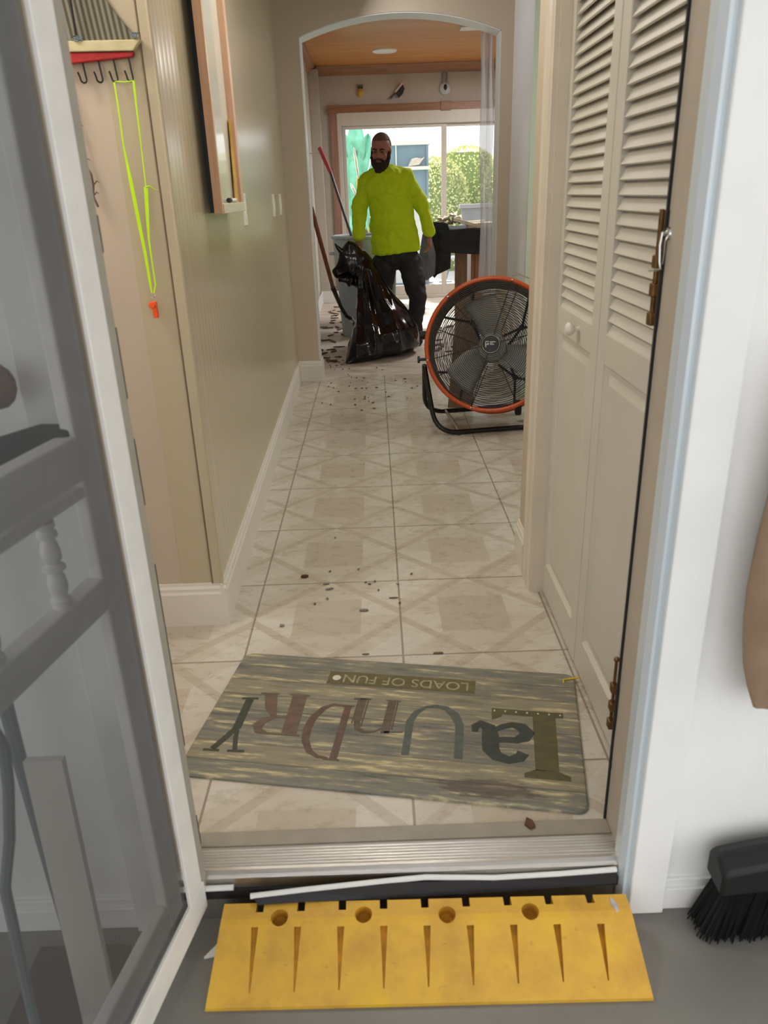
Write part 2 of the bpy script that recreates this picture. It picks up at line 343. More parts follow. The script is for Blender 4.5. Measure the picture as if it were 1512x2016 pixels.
    def build(s, name, m, parent=None, smooth=False, bevel=0, solid=0, subsurf=0):
        me = bpy.data.meshes.new(name); off = parent_origin(parent)
        me.from_pydata([p-off for p in s.v], [], s.f); me.update()
        for x in (m if isinstance(m, (list, tuple)) else [m]): me.materials.append(x)
        for p, q in zip(me.polygons, s.m): p.material_index = q
        bm = bmesh.new(); bm.from_mesh(me); bmesh.ops.recalc_face_normals(bm, faces=bm.faces); bm.to_mesh(me); bm.free()
        if smooth:
            for p in me.polygons: p.use_smooth = True
            try: me.set_sharp_from_angle(angle=math.radians(smooth if smooth is not True else 40))
            except Exception: pass
        o = bpy.data.objects.new(name, me); C.objects.link(o)
        if parent: o.parent = parent
        if solid: q = o.modifiers.new('solid', 'SOLIDIFY'); q.thickness = solid; q.offset = 0
        if bevel:
            q = o.modifiers.new('bevel', 'BEVEL'); q.width = bevel; q.segments = 2; q.limit_method = 'ANGLE'
        if subsurf: q = o.modifiers.new('sub', 'SUBSURF'); q.levels = q.render_levels = subsurf
        return o
def parent_origin(p):
    o = V((0,0,0))
    while p: o += p.location; p = p.parent
    return o
def thing(name, label, cat, loc, group=None):
    o = bpy.data.objects.new(name, None); o.empty_display_size = .05; C.objects.link(o); o.location = loc
    o['label'] = label; o['category'] = cat
    if group: o['group'] = group
    return o
def tag(o, label, cat, group=None, kind=None):
    o['label'] = label; o['category'] = cat
    if group: o['group'] = group
    if kind: o['kind'] = kind
    return o
def recenter(o):                                # single-mesh thing: origin at its base
    me = o.data; xs = [v.co for v in me.vertices]
    c = V(((min(p.x for p in xs)+max(p.x for p in xs))/2, (min(p.y for p in xs)+max(p.y for p in xs))/2, min(p.z for p in xs)))
    for v in me.vertices: v.co -= c
    o.location = c; return o
def struct(name, mb, m, **k):
    o = mb.build(name, m, **k); o['kind'] = 'structure'; return o
def arc(c, r, a0, a1, n, e1, e2):
    c, e1, e2 = V(c), V(e1), V(e2)
    return [c + e1*r*math.cos(a0+(a1-a0)*i/n) + e2*r*math.sin(a0+(a1-a0)*i/n) for i in range(n+1)]
def lerp(a, b_, t): return a+(b_-a)*t
X, Y, Z = V((1,0,0)), V((0,1,0)), V((0,0,1))

# ================================================================== SETTING
GZ = -.12                                       # porch floor level
struct('floor', MB().box(-2.6, 3.4, 1.258, 5.72, -.10, 0), M['tile'])
struct('floor_kitchen', MB().box(-1.3, 4.4, 5.72, 10.32, -.10, 0), [M['subfloor']])
struct('floor_porch', MB().box(-4, 4, -3.5, 1.258, GZ-.10, GZ), M['grayfloor'])
struct('ground', MB().box(-9, 12, 10.32, 26, -.25, -.04), M['patio'])
# exterior wall
struct('wall_exterior_right', MB().box(.545, 4, 1.15, 1.27, GZ, 2.6), M['ext_wall'])
struct('wall_exterior_left', MB().box(-4, -.53, 1.15, 1.27, GZ, 2.6), M['ext_wall'])
struct('wall_exterior_header', MB().box(-.53, .545, 1.15, 1.27, 2.08, 2.6), M['ext_wall'])
struct('trim_1', MB().box(.476, .548, 1.125, 1.15, GZ, 2.12), M['ext_wall'], bevel=.003)
struct('trim_2', MB().box(-.535, -.47, 1.125, 1.15, GZ, 2.12), M['ext_wall'], bevel=.003)
struct('baseboard_exterior_right', MB().box(.548, 4, 1.135, 1.15, GZ, GZ+.055).box(.548, 4, 1.142, 1.15, GZ+.055, GZ+.075), M['ext_wall'], bevel=.002)
struct('baseboard_exterior_left', MB().box(-4, -.535, 1.135, 1.15, GZ, GZ+.055).box(-4, -.535, 1.142, 1.15, GZ+.055, GZ+.075), M['ext_wall'], bevel=.002)
struct('ceiling_porch_shade', MB().box(-4, 4, -1.9, 1.15, 2.6, 2.7), M['ext_wall'])  # unseen roof added to cut sky light on the porch
# door frame
jb = MB().box(.46, .545, 1.16, 1.262, GZ, 2.08)
struct('trim_3', jb, M['jamb'], bevel=.002)
struct('trim_4', MB().box(-.53, -.455, 1.16, 1.262, GZ, 2.08), M['jamb'])
st = MB().prism([(0,0),(.008,-.014),(.014,-.014),(.018,-.006),(.026,-.006),(.026,.03),(0,.03)], ((.452, 1.142, GZ+.02), X, Y), 2.15)
struct('trim_5', st, M['bluestrip'])
struct('trim_6', MB().box(.4555, .46, 1.262, 1.268, 0, 2.0).box(.478, .4795, 1.128, 1.132, GZ+.02, 2.05), M['darkgap'])
# hall walls
A0, A1 = V((-.522, 2.155, 0)), V((-.583, 5.61, 0))
def slab(a, b_, t, z0, z1):                      # wall slab between two floor points, thickness t to the left of a->b
    d = (b_-a).normalized(); n = V((-d.y, d.x, 0))*t; mb = MB()
    return mb.add([a+Z*z0, b_+Z*z0, b_+n+Z*z0, a+n+Z*z0, a+Z*z1, b_+Z*z1, b_+n+Z*z1, a+n+Z*z1], [(0,3,2,1),(4,5,6,7),(0,1,5,4),(1,2,6,5),(2,3,7,6),(3,0,4,7)])
struct('wall_left', slab(A0, A1, .12, 0, 2.44), M['hallwall'])
struct('wall_laundry', MB().box(-2.6, -.524, 2.157, 2.27, 0, 2.44), M['wall'])
struct('wall_laundry_side', MB().box(-2.7, -2.6, 1.2, 2.3, 0, 2.44), M['wall'])
def baseboard(name, a, b_, m=None):
    d = (b_-a).normalized(); n = V((d.y, -d.x, 0))
    pr = [(0,0),(.016,0),(.016,.112),(.012,.120),(.012,.130),(.007,.138),(.006,.147),(0,.147)]
    mb = MB(); R = []
    for p in (a, b_): R.append([p + n*q[0] + Z*q[1] for q in pr])
    mb.rings(R); return struct(name, mb, m or M['trim'])
baseboard('baseboard_left', A0+V((0,-.016,0)), A1)
baseboard('baseboard_laundry', V((-2.6, 2.156, 0)), V((-.5055, 2.156, 0)))
struct('trim_7', MB().box(-.545, -.516, 2.148, 2.165, .147, 2.44).tube([(-.519, 2.152, .147), (-.519, 2.152, 2.44)], .006, 8), M['hallwall'], bevel=.002)
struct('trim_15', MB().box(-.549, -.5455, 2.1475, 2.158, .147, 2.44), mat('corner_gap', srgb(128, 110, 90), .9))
# arch wall
def arch_poly(x0, x1, zs, zc, n=20):
    h = zc-zs; w_ = (x1-x0)/2; R_ = (w_*w_+h*h)/(2*h); cx = (x0+x1)/2; a = math.asin(w_/R_)
    return [(cx + R_*math.sin(-a+2*a*i/n), zc-R_+R_*math.cos(-a+2*a*i/n)) for i in range(n+1)]
ap = arch_poly(-.428, .856, 2.195, 2.312)
mb = MB(); YB = 5.80
for y in (5.61, YB):
    pass
outer_top = 2.62
for i in range(len(ap)-1):                        # header above the arch
    (xa, za), (xb, zb) = ap[i], ap[i+1]
    mb.add([(xa,5.61,za),(xb,5.61,zb),(xb,5.61,outer_top),(xa,5.61,outer_top),(xa,YB,za),(xb,YB,zb),(xb,YB,outer_top),(xa,YB,outer_top)],
           [(0,1,2,3),(7,6,5,4),(0,4,5,1)])
mb.box(-.70, -.428, 5.61, YB, 0, outer_top); mb.box(.856, 3.4, 5.61, YB, 0, outer_top)
struct('wall_arch', mb, M['wall'])
# white painted edge of the arch
mb = MB(); pts = [(-.428, .15)] + ap + [(.856, 0)]; q = .006
for i in range(len(pts)-1):
    a, b_ = V((pts[i][0], 0, pts[i][1])), V((pts[i+1][0], 0, pts[i+1][1])); t = (b_-a).normalized(); n = V((t.z, 0, -t.x))*q
    R = [[p+Y*5.618, p+n+Y*5.618, p+n+Y*YB, p+Y*YB] for p in (a, b_)]
    mb.rings(R)
struct('trim_8', mb, M['white'])
mb = MB(); pr = [(0,0),(.016,0),(.016,.112),(.012,.120),(.012,.130),(.006,.147),(0,.147)]
path = [(V((-.583, 5.61, 0)), V((0,-1,0))), (V((-.422, 5.61, 0)), V((1,-1,0))), (V((-.422, 5.79, 0)), V((1,0,0)))]
mb.rings([[p+n*a+Z*h for a, h in pr] for p, n in path]); struct('baseboard_arch', mb, M['trim'])
# right side: closet wall, casing, opening, side room
struct('wall_right', MB().box(.50, .62, 2.40, 2.56, 0, 2.44), M['wall'])
struct('wall_right_header', MB().box(.545, .62, 1.27, 2.40, 2.06, 2.44), M['wall'])
baseboard('baseboard_right', V((.502, 2.575, 0)), V((.502, 2.42, 0)))
cs = MB().prism([(0,0),(-.013,0),(-.013,.010),(-.018,.016),(-.018,.05),(-.013,.06),(-.010,.09),(-.016,.105),(-.012,.122),(0,.126)], ((.50, 2.292, 0), X, Y), 2.12)
struct('trim_9', cs, M['casing'])
struct('trim_10', MB().box(.50, .56, 2.283, 2.294, 0, 2.06), M['casing'])
struct('wall_closet_back', MB().box(1.15, 1.25, 1.27, 2.40, 0, 2.44).box(.62, 1.25, 2.40, 2.50, 0, 2.44), M['wall'])
struct('wall_bead', MB().box(.936, 1.02, 4.96, 5.61, 0, 2.44), M['bead'])
struct('wall_green', MB().box(.936, 3.4, 4.94, 4.96, 0, 2.44), M['green'])
struct('wall_side_room_end', MB().box(3.4, 3.5, 1.2, 5.8, 0, 2.62), M['green'])
struct('ceiling', MB().box(-2.7, 3.5, 1.15, 5.8, 2.44, 2.52), M['white'])
# far room
struct('wall_kitchen_left', MB().box(-.80, -.69, YB, 10.2, 0, 2.66), M['back_wall'])
struct('trim_11', MB().box(-.69, -.575, 10.02, 10.2, 0, 2.60).box(-.69, -.662, 9.2, 9.32, 0, 2.6), M['back_wall'], bevel=.004)
struct('wall_kitchen_right', MB().box(4.3, 4.4, YB, 10.2, 0, 2.66), M['back_wall'])
struct('wall_back', MB().box(-.8, -.335, 10.2, 10.32, 0, 2.66).box(-.335, 2.16, 10.2, 10.32, 2.12, 2.66).box(2.16, 4.4, 10.2, 10.32, 0, 2.66), M['back_wall'])
struct('ceiling_kitchen', MB().box(-.8, 4.4, YB, 10.32, 2.64, 2.70), M['pine'])
cr = MB(); pr = [(0,0),(.02,0),(.03,.02),(.05,.05),(.075,.07),(.09,.09),(.09,.10),(0,.10)]
cr.rings([[V((x, 10.2-a, 2.545+h)) for a, h in pr] for x in (-.69, 4.3)])
cr.rings([[V((-.69+a, y, 2.545+h)) for a, h in pr] for y in (YB, 10.2)])
struct('trim_12', cr, M['pinetrim'])
struct('baseboard_kitchen', MB().box(-.69, -.46, 10.0, 10.02, 0, .14).box(-.675, -.66, 5.8, 10.0, 0, .14), M['white'])
# wooden casing of the sliding door
struct('trim_13', MB().box(-.47, -.385, 10.165, 10.2, 0, 2.16), M['pinetrimz'], bevel=.003)
struct('trim_14', MB().box(-.47, 2.25, 10.165, 10.2, 2.155, 2.235).box(-.49, -.365, 10.155, 10.2, 2.15, 2.24).box(.85, .97, 10.155, 10.2, 2.145, 2.245), M['pinetrim'], bevel=.003)
# sliding door as a window with parts
d1 = MB().box(-.385, -.335, 10.17, 10.3, 0, 2.155).box(-.335, 2.16, 10.17, 10.3, 2.02, 2.155).box(-.335, 2.16, 10.17, 10.3, 0, .035).box(2.11, 2.16, 10.17, 10.3, 0, 2.155).build('door_1', M['vinyl'], bevel=.003); d1['kind'] = 'structure'
for xa, xb, y in ((-.335, .925, 10.225), (.865, 2.11, 10.255)):
    z0, z1 = .035, 2.02; s_ = .045
    p = MB().box(xa, xa+s_, y, y+.03, z0, z1).box(xb-s_-.012, xb, y, y+.03, z0, z1).box(xa+s_, xb-s_-.012, y, y+.03, z1-.04, z1).box(xa+s_, xb-s_-.012, y, y+.03, z0, z0+.12).build('sliding_panel', M['vinyl'], d1, bevel=.003)
    MB().box(xa+s_, xb-s_-.012, y+.012, y+.016, z0+.12, z1-.04).build('window_pane', M['glass'], p)

# ================================================================== THRESHOLD, STRIPS, RAMP
t = thing('door_threshold', 'ribbed aluminium door threshold between porch floor and tiled hall', 'threshold', (0, 1.19, GZ))
mb = MB(); prof = [(1.2175,-.05),(1.2175,.007)]
y = 1.213
while y > 1.165: prof += [(y, .008), (y-.002, .0065), (y-.004, .008)]; y -= .0075
prof += [(1.158, .007), (1.151, .002), (1.148, -.006), (1.146,-.03), (1.146, -.05)]
mb.rings([[V((x, a, h)) for a, h in prof] for x in (-.455, .46)]); mb.build('saddle', M['alu'], t)
MB().box(-.455, .46, 1.2215, 1.262, -.05, .005).build('floor_trim', mat('taupe_floor_trim', srgb(150, 141, 126), .45, var=.08, vscale=20), t, bevel=.002)
MB().box(-.455, .46, 1.150, 1.25, GZ, -.05).build('riser', M['aludark'], t)
MB().box(-.455, .46, 1.2175, 1.2215, -.01, .002).build('slot', M['darkgap'], t)
MB().box(-.455, .46, 1.1395, 1.146, -.052, -.028).build('rubber_seal', M['rubber'], t)
mb = MB(); mb.tube([V((-.46, 1.139, -.022)), V((-.33, 1.139, -.020))], .006, 8)
recenter(tag(mb.build('weatherstrip_stub', M['white'], smooth=True), 'short white weatherstrip end under threshold beside the screen door', 'weatherstrip'))
w_ = MB().tube([V((-.292, 1.116, -.020)), V((-.18, 1.122, -.014)), V((-.02, 1.134, -.012)), V((.06, 1.139, -.011)), V((.2, 1.139, -.019)), V((.33, 1.139, -.015)), V((.447, 1.139, -.008))], .0055, 8)
wt = thing('weatherstrip', 'long loose white weatherstrip sagging along threshold behind yellow ramp', 'weatherstrip', (0, 1.13, -.03))
w_.build('bead', M['white'], wt, smooth=True)
MB().grid([[V((-.285, 1.112, -.022)), V((-.18, 1.118, -.017)), V((-.02, 1.130, -.014)), V((.2, 1.137, -.02)), V((.447, 1.137, -.012))],
           [V((-.275, 1.104, -.031)), V((-.18, 1.108, -.031)), V((-.02, 1.118, -.042)), V((.2, 1.127, -.045)), V((.447, 1.130, -.036))]]).build('rubber_fin', M['rubber'], wt, solid=.003)

# yellow ramp: wedge with notches, screw holes and tapering slots cut by booleans
t = thing('threshold_ramp', 'yellow rubber threshold ramp with tapering slots and screw holes', 'ramp', (.05, 1.02, GZ))
def rampx(s_, side): return (lerp(-.363, -.345, s_) if side < 0 else lerp(.467, .456, s_))
yF, yT, yB2 = .953, 1.072, 1.112; zT = -.034
mb = MB()
prof = [(yF, GZ), (yF, GZ+.008), (yT-.006, zT-.004), (yT+.004, zT), (yB2, zT), (yB2, GZ)]
R = []
for x0, x1 in ((-.363, -.345), (.467, .456)):
    R.append([V((lerp(x0, x1, (z-GZ)/(zT-GZ)), y - (0.010 if x0 > 0 else 0), z)) for y, z in prof])
mb.rings(R); body = mb.build('body', [M['yellow'], M['slotyellow']], t)
cut = MB(); cut.mi = 1
sl = V((0, yT-yF, zT-GZ)).normalized(); nn = V((0, -sl.z, sl.y))
for i in range(9):
    xt = lerp(-.278, .392, i/8); ytop = lerp(1.062, 1.049, i/8)
    f0 = (ytop-yF)/(yT-yF); pt = V((xt, ytop, lerp(GZ+.008, zT, f0))); pb = V((xt-.003, yF+.018, GZ+.020))
    wv = X*.0085; wb = X*.0012
    a = [pt-wv+nn*.02, pt+wv+nn*.02, pb+wb+nn*.02, pb-wb+nn*.02, pt-wv*.7-nn*.011, pt+wv*.7-nn*.011, pb+wb-nn*.001, pb-wb-nn*.001]
    cut.add(a, [(0,1,2,3),(7,6,5,4),(0,4,5,1),(1,5,6,2),(2,6,7,3),(3,7,4,0)])
cut.mi = 1
for xh in (-.231, -.066, .0975, .2605):
    cut.lathe([(.014, -.026), (.017, 0), (.017, .02)], V((xh, 1.078-(.006 if xh > 0 else 0), zT-.002)), (0, -.25, 1), 20)
for i in range(9):
    xn = lerp(-.272, .383, i/8); cut.box(xn-.0075, xn+.0075, 1.090-(.006*i/8), 1.15, -.075, 0)
co = cut.build('cutter', [M['yellow'], M['slotyellow']])
bo = body.modifiers.new('bool', 'BOOLEAN'); bo.object = co; bo.operation = 'DIFFERENCE'; bo.solver = 'EXACT'
def apply(o):
    dg = bpy.context.evaluated_depsgraph_get(); dg.update()
    me = bpy.data.meshes.new_from_object(o.evaluated_get(dg)); o.modifiers.clear(); o.data = me
apply(body); bpy.data.objects.remove(co)
q = body.modifiers.new('bevel', 'BEVEL'); q.width = .002; q.segments = 2; q.limit_method = 'ANGLE'
g_ = MB(); pg = V((.425, 1.058, -.038))
R = []
for i in range(9):
    s_ = i/8; c = V((.424+.010*s_, 1.095-.055*s_, 0)); c.z = zT+.0005 if c.y > yT-.002 else zT - (yT-.002-c.y)*.72
    ww = .007*math.sin(math.pi*(s_*.92+.04))*(1+.4*math.sin(9*s_))
    R.append([c-X*ww, c+X*ww, c+X*ww*.6+nn*.003, c-X*ww*.6+nn*.003])
g_.rings(R).build('torn_patch', mat('torn_grey_patch', srgb(186, 176, 172), .6, var=.3, vscale=90), t)
# small white shard left of ramp
tag(recenter(MB().prism([(0,0),(.030,.006),(.030,.035),(.024,.033)], ((-.385, 1.058, GZ+.001), X, Y), .006).build('plastic_shard', M['white'])), 'small white plastic shard on porch floor left of yellow ramp', 'shard')

# ================================================================== SCREEN DOOR
h0 = V((-.393, 1.103, 0)); da = -V((328, 1627, 0)).normalized(); dn = V((-da.y, da.x, 0))
if dn.x < 0: dn = -dn
t = thing('screen_door', 'white framed screen door with turned spindles opened onto porch', 'door', (h0.x, h0.y, GZ))
def dbox(mb, s0, s1, z0, z1, n0, n1):
    c = h0 + da*((s0+s1)/2) + dn*((n0+n1)/2) + Z*((z0+z1)/2)
    return mb.obox(c, da*(s1-s0)/2, dn*(n1-n0)/2, Z*(z1-z0)/2)
TOP = 1.98
mb = MB(); dbox(mb, -.018, .034, .012, TOP, -.004, .004); dbox(mb, .86, .92, .012, TOP, -.004, .004); dbox(mb, -.026, .92, -.055, .012, -.004, .004); dbox(mb, .034, .86, TOP-.06, TOP, -.004, .004)
mb.build('outer_frame', M['door_white'], t, bevel=.0015)
mb = MB(); dbox(mb, -.052, -.018, -.05, TOP, -.012, -.0035); mb.build('hinge_edge', M['door_bevel_shaded'], t, bevel=.002)
mb = MB()
random.seed(3); z = -.04
while z < 1.95:
    dz = random.uniform(.02, .12); 
    if random.random() < .55: dbox(mb, -.0535, -.0515+random.uniform(0,.0015), z, z+dz, -.0125, -.0035)
    z += dz
mb.build('weather_seal', M['rubber'], t)
mb = MB(); dbox(mb, .034, .088, .012, TOP-.06, -.034, -.012); dbox(mb, .80, .86, .012, TOP-.06, -.034, -.012); dbox(mb, .088, .80, .012, .075, -.034, -.012); dbox(mb, .088, .80, TOP-.12, TOP-.06, -.034, -.012)
mb.build('inner_frame', M['door_white'], t, bevel=.004)
mb = MB(); dbox(mb, .085, .80, .908, .973, -.040, -.010); dbox(mb, .085, .80, .882, .898, -.034, -.014); mb.build('mid_rail', M['door_white'], t, bevel=.003)
mb = MB(); dbox(mb, .085, .80, .700, .752, -.040, -.010); mb.build('mid_rail', M['door_white'], t, bevel=.003)
sp_prof = [(.011,0),(.013,.012),(.013,.02),(.009,.026),(.011,.034),(.013,.05),(.011,.07),(.0075,.078),(.015,.084),(.015,.090),(.0075,.096),(.012,.104),(.013,.12),(.010,.14),(.008,.148),(.013,.152),(.013,.16),(.009,.166),(.012,.172),(.012,.182)]
for i in range(5):
    s_ = .173 + .146*i
    MB().lathe([(r*1.05, .703-.003+h*.182/.182+.052*0 + .0) for r, h in [(r, h*(.130/.182)+.05) for r, h in sp_prof]], h0+da*s_+dn*(-.025), (0,0,1), 16).build('spindle', M['door_white'], t, smooth=True)
mb = MB(); c0 = h0 + dn*(-.0065)
n_ = 10; mb.grid([[c0+da*lerp(.034, .86, i/n_)+Z*lerp(.012, TOP-.06, j/n_)+dn*(.003*abs(math.sin(i*1.3))*math.sin(math.pi*j/n_)) for i in range(n_+1)] for j in range(n_+1)])
mb.build('insect_screen', M['screen'], t, smooth=True)

# porch things seen through the screen
t = thing('patio_chair', 'black cushioned patio chair with curved grey frame behind the screen door', 'chair', (-.85, .95, GZ))
P_ = [at(u, v, 1.04) for u, v in [(-260,1090),(-200,960),(-60,880),(20,855),(75,838),(120,838),(148,833),(152,862),(120,900),(0,955)]]
MB().prism([(p.x, p.z) for p in P_], ((0, 1.06, 0), X, Z), .045).build('back_cushion', M['cloth'], t, bevel=.015)
MB().box(-1.20, -.80, .72, 1.02, .24, .31).build('seat_cushion', M['cloth'], t, bevel=.03)
for dx, yy in ((0, .80), (-.42, .80)):
    P_ = [at(u, v, yy)+X*dx for u, v in [(-12,1440),(8,1470),(17,1550),(19,1650),(10,1750)]]; P_.append(V((P_[-1].x-.03, yy, GZ+.012)))
    MB().tube(P_, .008, 8).build('leg', M['furn'], t, smooth=True)
for xx in (-1.08, -.63): MB().tube([V((xx, 1.05, .9)), V((xx, 1.04, .4)), V((xx, 1.05, GZ+.012))], .012, 8).build('leg', M['furn'], t, smooth=True)
tag(recenter(MB().ball(at(5, 760, 1.08)+X*-.01, (.030,.02,.034), 14).build('wooden_finial', M['plank'], smooth=True)), 'round brown finial on exterior wall seen through screen above the chair', 'ornament')
lb0 = atz(176, 2030, GZ+.004); lb1 = at(52, 1490, .985); lb1.y = .985
mb = MB().prism([(0,0),(.062,0),(.062,(lb1-lb0).length),(0,(lb1-lb0).length)], (lb0, X, (lb1-lb0).normalized()), .014)
tag(recenter(mb.build('leaning_board', M['vinyl'])), 'narrow white board leaning behind screen door against exterior wall', 'board')
tag(recenter(MB().box(-.72, -.54, .90, 1.09, GZ, GZ+.012).build('brown_floor_mat', M['brownfloor'])), 'dark brown mat on porch floor seen through the screen door', 'mat')

# ================================================================== CLOSET BIFOLD DOORS
def bifold(y0, y1, label, knob=False, bolts=False):
    t = thing('louvered_closet_door', label, 'closet door', (.55, (y0+y1)/2, .012))
    x0, x1, zt = .53, .56, 2.04; sw = .058
    s0 = .032 if knob else sw                     # far panel shows a narrow hinge-side stile
    mb = MB().box(x0, x1, y0, y0+sw, .012, zt).box(x0, x1, y1-s0, y1, .012, zt)
    mb.box(x0, x1, y0+sw, y1-s0, 1.95, zt).box(x0, x1, y0+sw, y1-s0, .882, .953).box(x0, x1, y0+sw, y1-s0, .012, .12)
    mb.build('door_frame', M['louver'], t, bevel=.002)
    z = .968; k = 0; first = None
    while z < 1.945:
        mb = MB(); c = V((.545, (y0+sw+y1-s0)/2, z)); e = V((.52, 0, .85)).normalized()
        mb.obox(c, e*.0205, Y*((y1-s0-y0-sw)/2-.0005), V((-e.z, 0, e.x))*.0026)
        mb.build('louver_slat', M['louver'], t); z += .0298
    mb = MB(); yy0, yy1, zz0, zz1 = y0+sw, y1-s0, .12, .882
    def fr(x, i): return [V((x, yy0+i, zz0+i)), V((x, yy1-i, zz0+i)), V((x, yy1-i, zz1-i)), V((x, yy0+i, zz1-i))]
    R = [fr(.533, 0), fr(.541, .008), fr(.541, .020), fr(.534, .040), fr(.534, .042)]
    mb.rings(R, cap=False); mb.add(fr(.534, .042), [(0,1,2,3)]); mb.build('lower_panel', M['louver'], t)
    if knob:
        MB().lathe([(.006,0),(.006,.012),(.012,.016),(.017,.022),(.0175,.028),(.014,.034),(.006,.037)], V((.53, 2.02, .925)), (-1,0,0), 20).build('knob', M['trim'], t, smooth=True)
    if bolts:
        for zb, zt_, seg in ((1.02, 1.225, (1.125, 1.075, 1.022)), (.085, .275, (.185, .135, .085))):
            g_ = MB().box(.526, .530, 1.452, 1.470, zb, zt_*1.0 if zb > 1 else zt_-.07)
            b0 = g_.build('bolt_plate', M['brass'], t, bevel=.001)
            MB().tube([V((.519, 1.462, zb+.01)), V((.519, 1.462, zt_+.002))], .0035 if zb < 1 else .0045, 10).build('bolt_rod', M['brass'], b0, smooth=True)
            for q_ in seg: MB().box(.512, .527, 1.452, 1.473, q_, q_+.024).build('bolt_bracket', M['brass'], b0, bevel=.003)
            if zb < 1: MB().ball((.519, 1.462, zt_), .007, 10).build('bolt_knob', M['brass'], b0, smooth=True)
    return t
bifold(1.845, 2.283, 'cream louvered closet door panel with round knob, farther from the porch', knob=True)
bifold(1.40, 1.838, 'cream louvered closet door panel with brass slide bolts, nearest the porch', bolts=True)
# chrome hook on the jamb
t = thing('hook_latch', 'small chrome hook latch on taupe door jamb beside brass bolt', 'latch', (.46, 1.262, 1.14))
MB().tube([V((.475,1.262,1.197)), V((.452,1.262,1.197))], .0045, 8).build('screw_eye', M['chrome'], t, smooth=True)
MB().lathe([(.010,0),(.009,.003),(.004,.004)], V((.46,1.256,1.197)), (-1,0,0), 14).build('washer', M['chrome'], t, smooth=True)
MB().tube([V((.452,1.262,1.199)), V((.450,1.262,1.18)), V((.452,1.262,1.155)), V((.454,1.260,1.144)), V((.447,1.268,1.142)), V((.441,1.275,1.141))], .0022, 8).build('hook', M['chrome'], t, smooth=True)
MB().tube([V((.458,1.25,1.196)), V((.452,1.247,1.186)), V((.4525,1.248,1.165)), V((.453,1.252,1.152))], .0012, 6).build('spring', M['chrome'], t, smooth=True)
tag(recenter(MB().box(.459, .4605, 1.176, 1.184, 1.188, 1.195).build('strike_plate', M['brass'])), 'tiny brass strike plate set in jamb near metal strip', 'strike plate')

# ================================================================== BROOM, CLOSE RIGHT
t = thing('push_broom', 'black bristled broom with tan handle standing on porch floor by white wall', 'broom', (.75, 1.06, GZ))
mb = MB(); random.seed(5)
for i in range(1500):
    a, b_ = random.random(), random.random()
    top = V((lerp(.640, .98, a), lerp(1.065, 1.105, b_), .035+.03*a)); bot = V((lerp(.600, .99, a)+random.uniform(-.012,.012), lerp(1.055, 1.118, b_)+random.uniform(-.01,.01), GZ+random.uniform(.001,.010)))
    mb.tube([top, lerp(top, bot, .5), bot], [.0034, .0034, .0018], 3)
mb.build('bristles', mat('black_bristle', (.004, .004, .004), .9), t)
MB().rings([[V((x, y, z+.10*(x-.61))) for y, z in ((1.05,.005),(1.122,.005),(1.122,.065+e_),(1.085,.085+e_),(1.05,.065+e_))] for x, e_ in ((.618,-.01),(.632,.0),(.71,.01),(1.0,.015))]).build('head_block', mat('broom_black', (.006, .006, .006), .55), t, bevel=.008, smooth=True)
MB().tube([V((.84, 1.085, .08)), V((.93, 1.10, .70)), V((1.02, 1.118, 1.36))], .012, 14).build('handle', M['broomhandle'], t, smooth=True)
t = thing('canvas_bag', 'tan canvas bag hanging on white exterior wall above the broom', 'bag', (.70, 1.10, .50))
mb = MB(); R = []
for i in range(15):
    f = i/14; z = lerp(.42, 1.06, f); hw = .122*math.sin(math.pi*min(.97, max(.04, f*.90+.07)))**.3*(1+.05*math.sin(f*7)); th_ = .050*math.sin(math.pi*min(.96, max(.05, f*.9+.05)))**.7
    R.append([V((.712+hw*math.cos(j*math.pi/10), 1.090-max(0, .0)+th_*math.sin(j*math.pi/10)*.95+.004*noise.noise(V((j*.7, i*.8, 2))), z)) for j in range(20)])
mb.rings(R).build('bag_body', mat('tan_canvas', srgb(150, 126, 102), .9, var=.12, vscale=14), t, smooth=True)
for xx in (.665, .76): MB().tube([V((xx, 1.09, 1.03)), lerp(V((xx, 1.09, 1.03)), V((.712, 1.125, 1.30)), .5), V((.712, 1.128, 1.30))], .007, 8).build('strap', M['broomhandle'], t, smooth=True)
MB().tube([V((.712, 1.15, 1.30)), V((.712, 1.115, 1.30)), V((.712, 1.11, 1.315))], .005, 8).build('peg', M['iron'], t, smooth=True)

# ================================================================== DOORMAT
t = thing('doormat', 'grey and tan plank print rubber doormat lettered laundry, upside down to viewer', 'mat', (0, 0, 0))
TR = V((.520, 1.79, 0)); e1 = V((-.949, .171, 0)).normalized(); e2 = V((-.098, -.514, 0)).normalized()
t.location = TR; t.rotation_euler = (0, 0, 0)
W_, H_ = .962, .523
def mp(a, b_, z=0): return TR + e1*a + e2*b_ + Z*z
def rr(w_, h_, r, n=6):
    P_ = []
    for cx, cy, a0 in ((w_-r, r, -90), (w_-r, h_-r, 0), (r, h_-r, 90), (r, r, 180)):
        P_ += [(cx+r*math.cos(math.radians(a0+90*i/n)), cy+r*math.sin(math.radians(a0+90*i/n))) for i in range(n+1)]
    return P_
base = rr(W_, H_, .028)
o = bpy.data.objects.new('mat_body', None)
def mat_local(mb, name, m, z0):
    # print sits in mat axes so that the plank pattern follows the mat
    ob = mb.build(name, m); me = ob.data
    for v in me.vertices: pass
    ob.parent = t; return ob
t.rotation_euler = (0, 0, math.atan2(e1.y, e1.x))
sgn_ = 1 if e1.cross(e2).z > 0 else -1
mb = MB(); R = []
for ins, z in ((0, 0), (0, .006), (.004, .009), (.012, .0095)):
    R.append([V((ins+(p[0])*(W_-2*ins)/W_, sgn_*(ins+p[1]*(H_-2*ins)/H_), z)) for p in base])
mb.rings(R); mat_local(mb, 'base', M['mat'], 0)
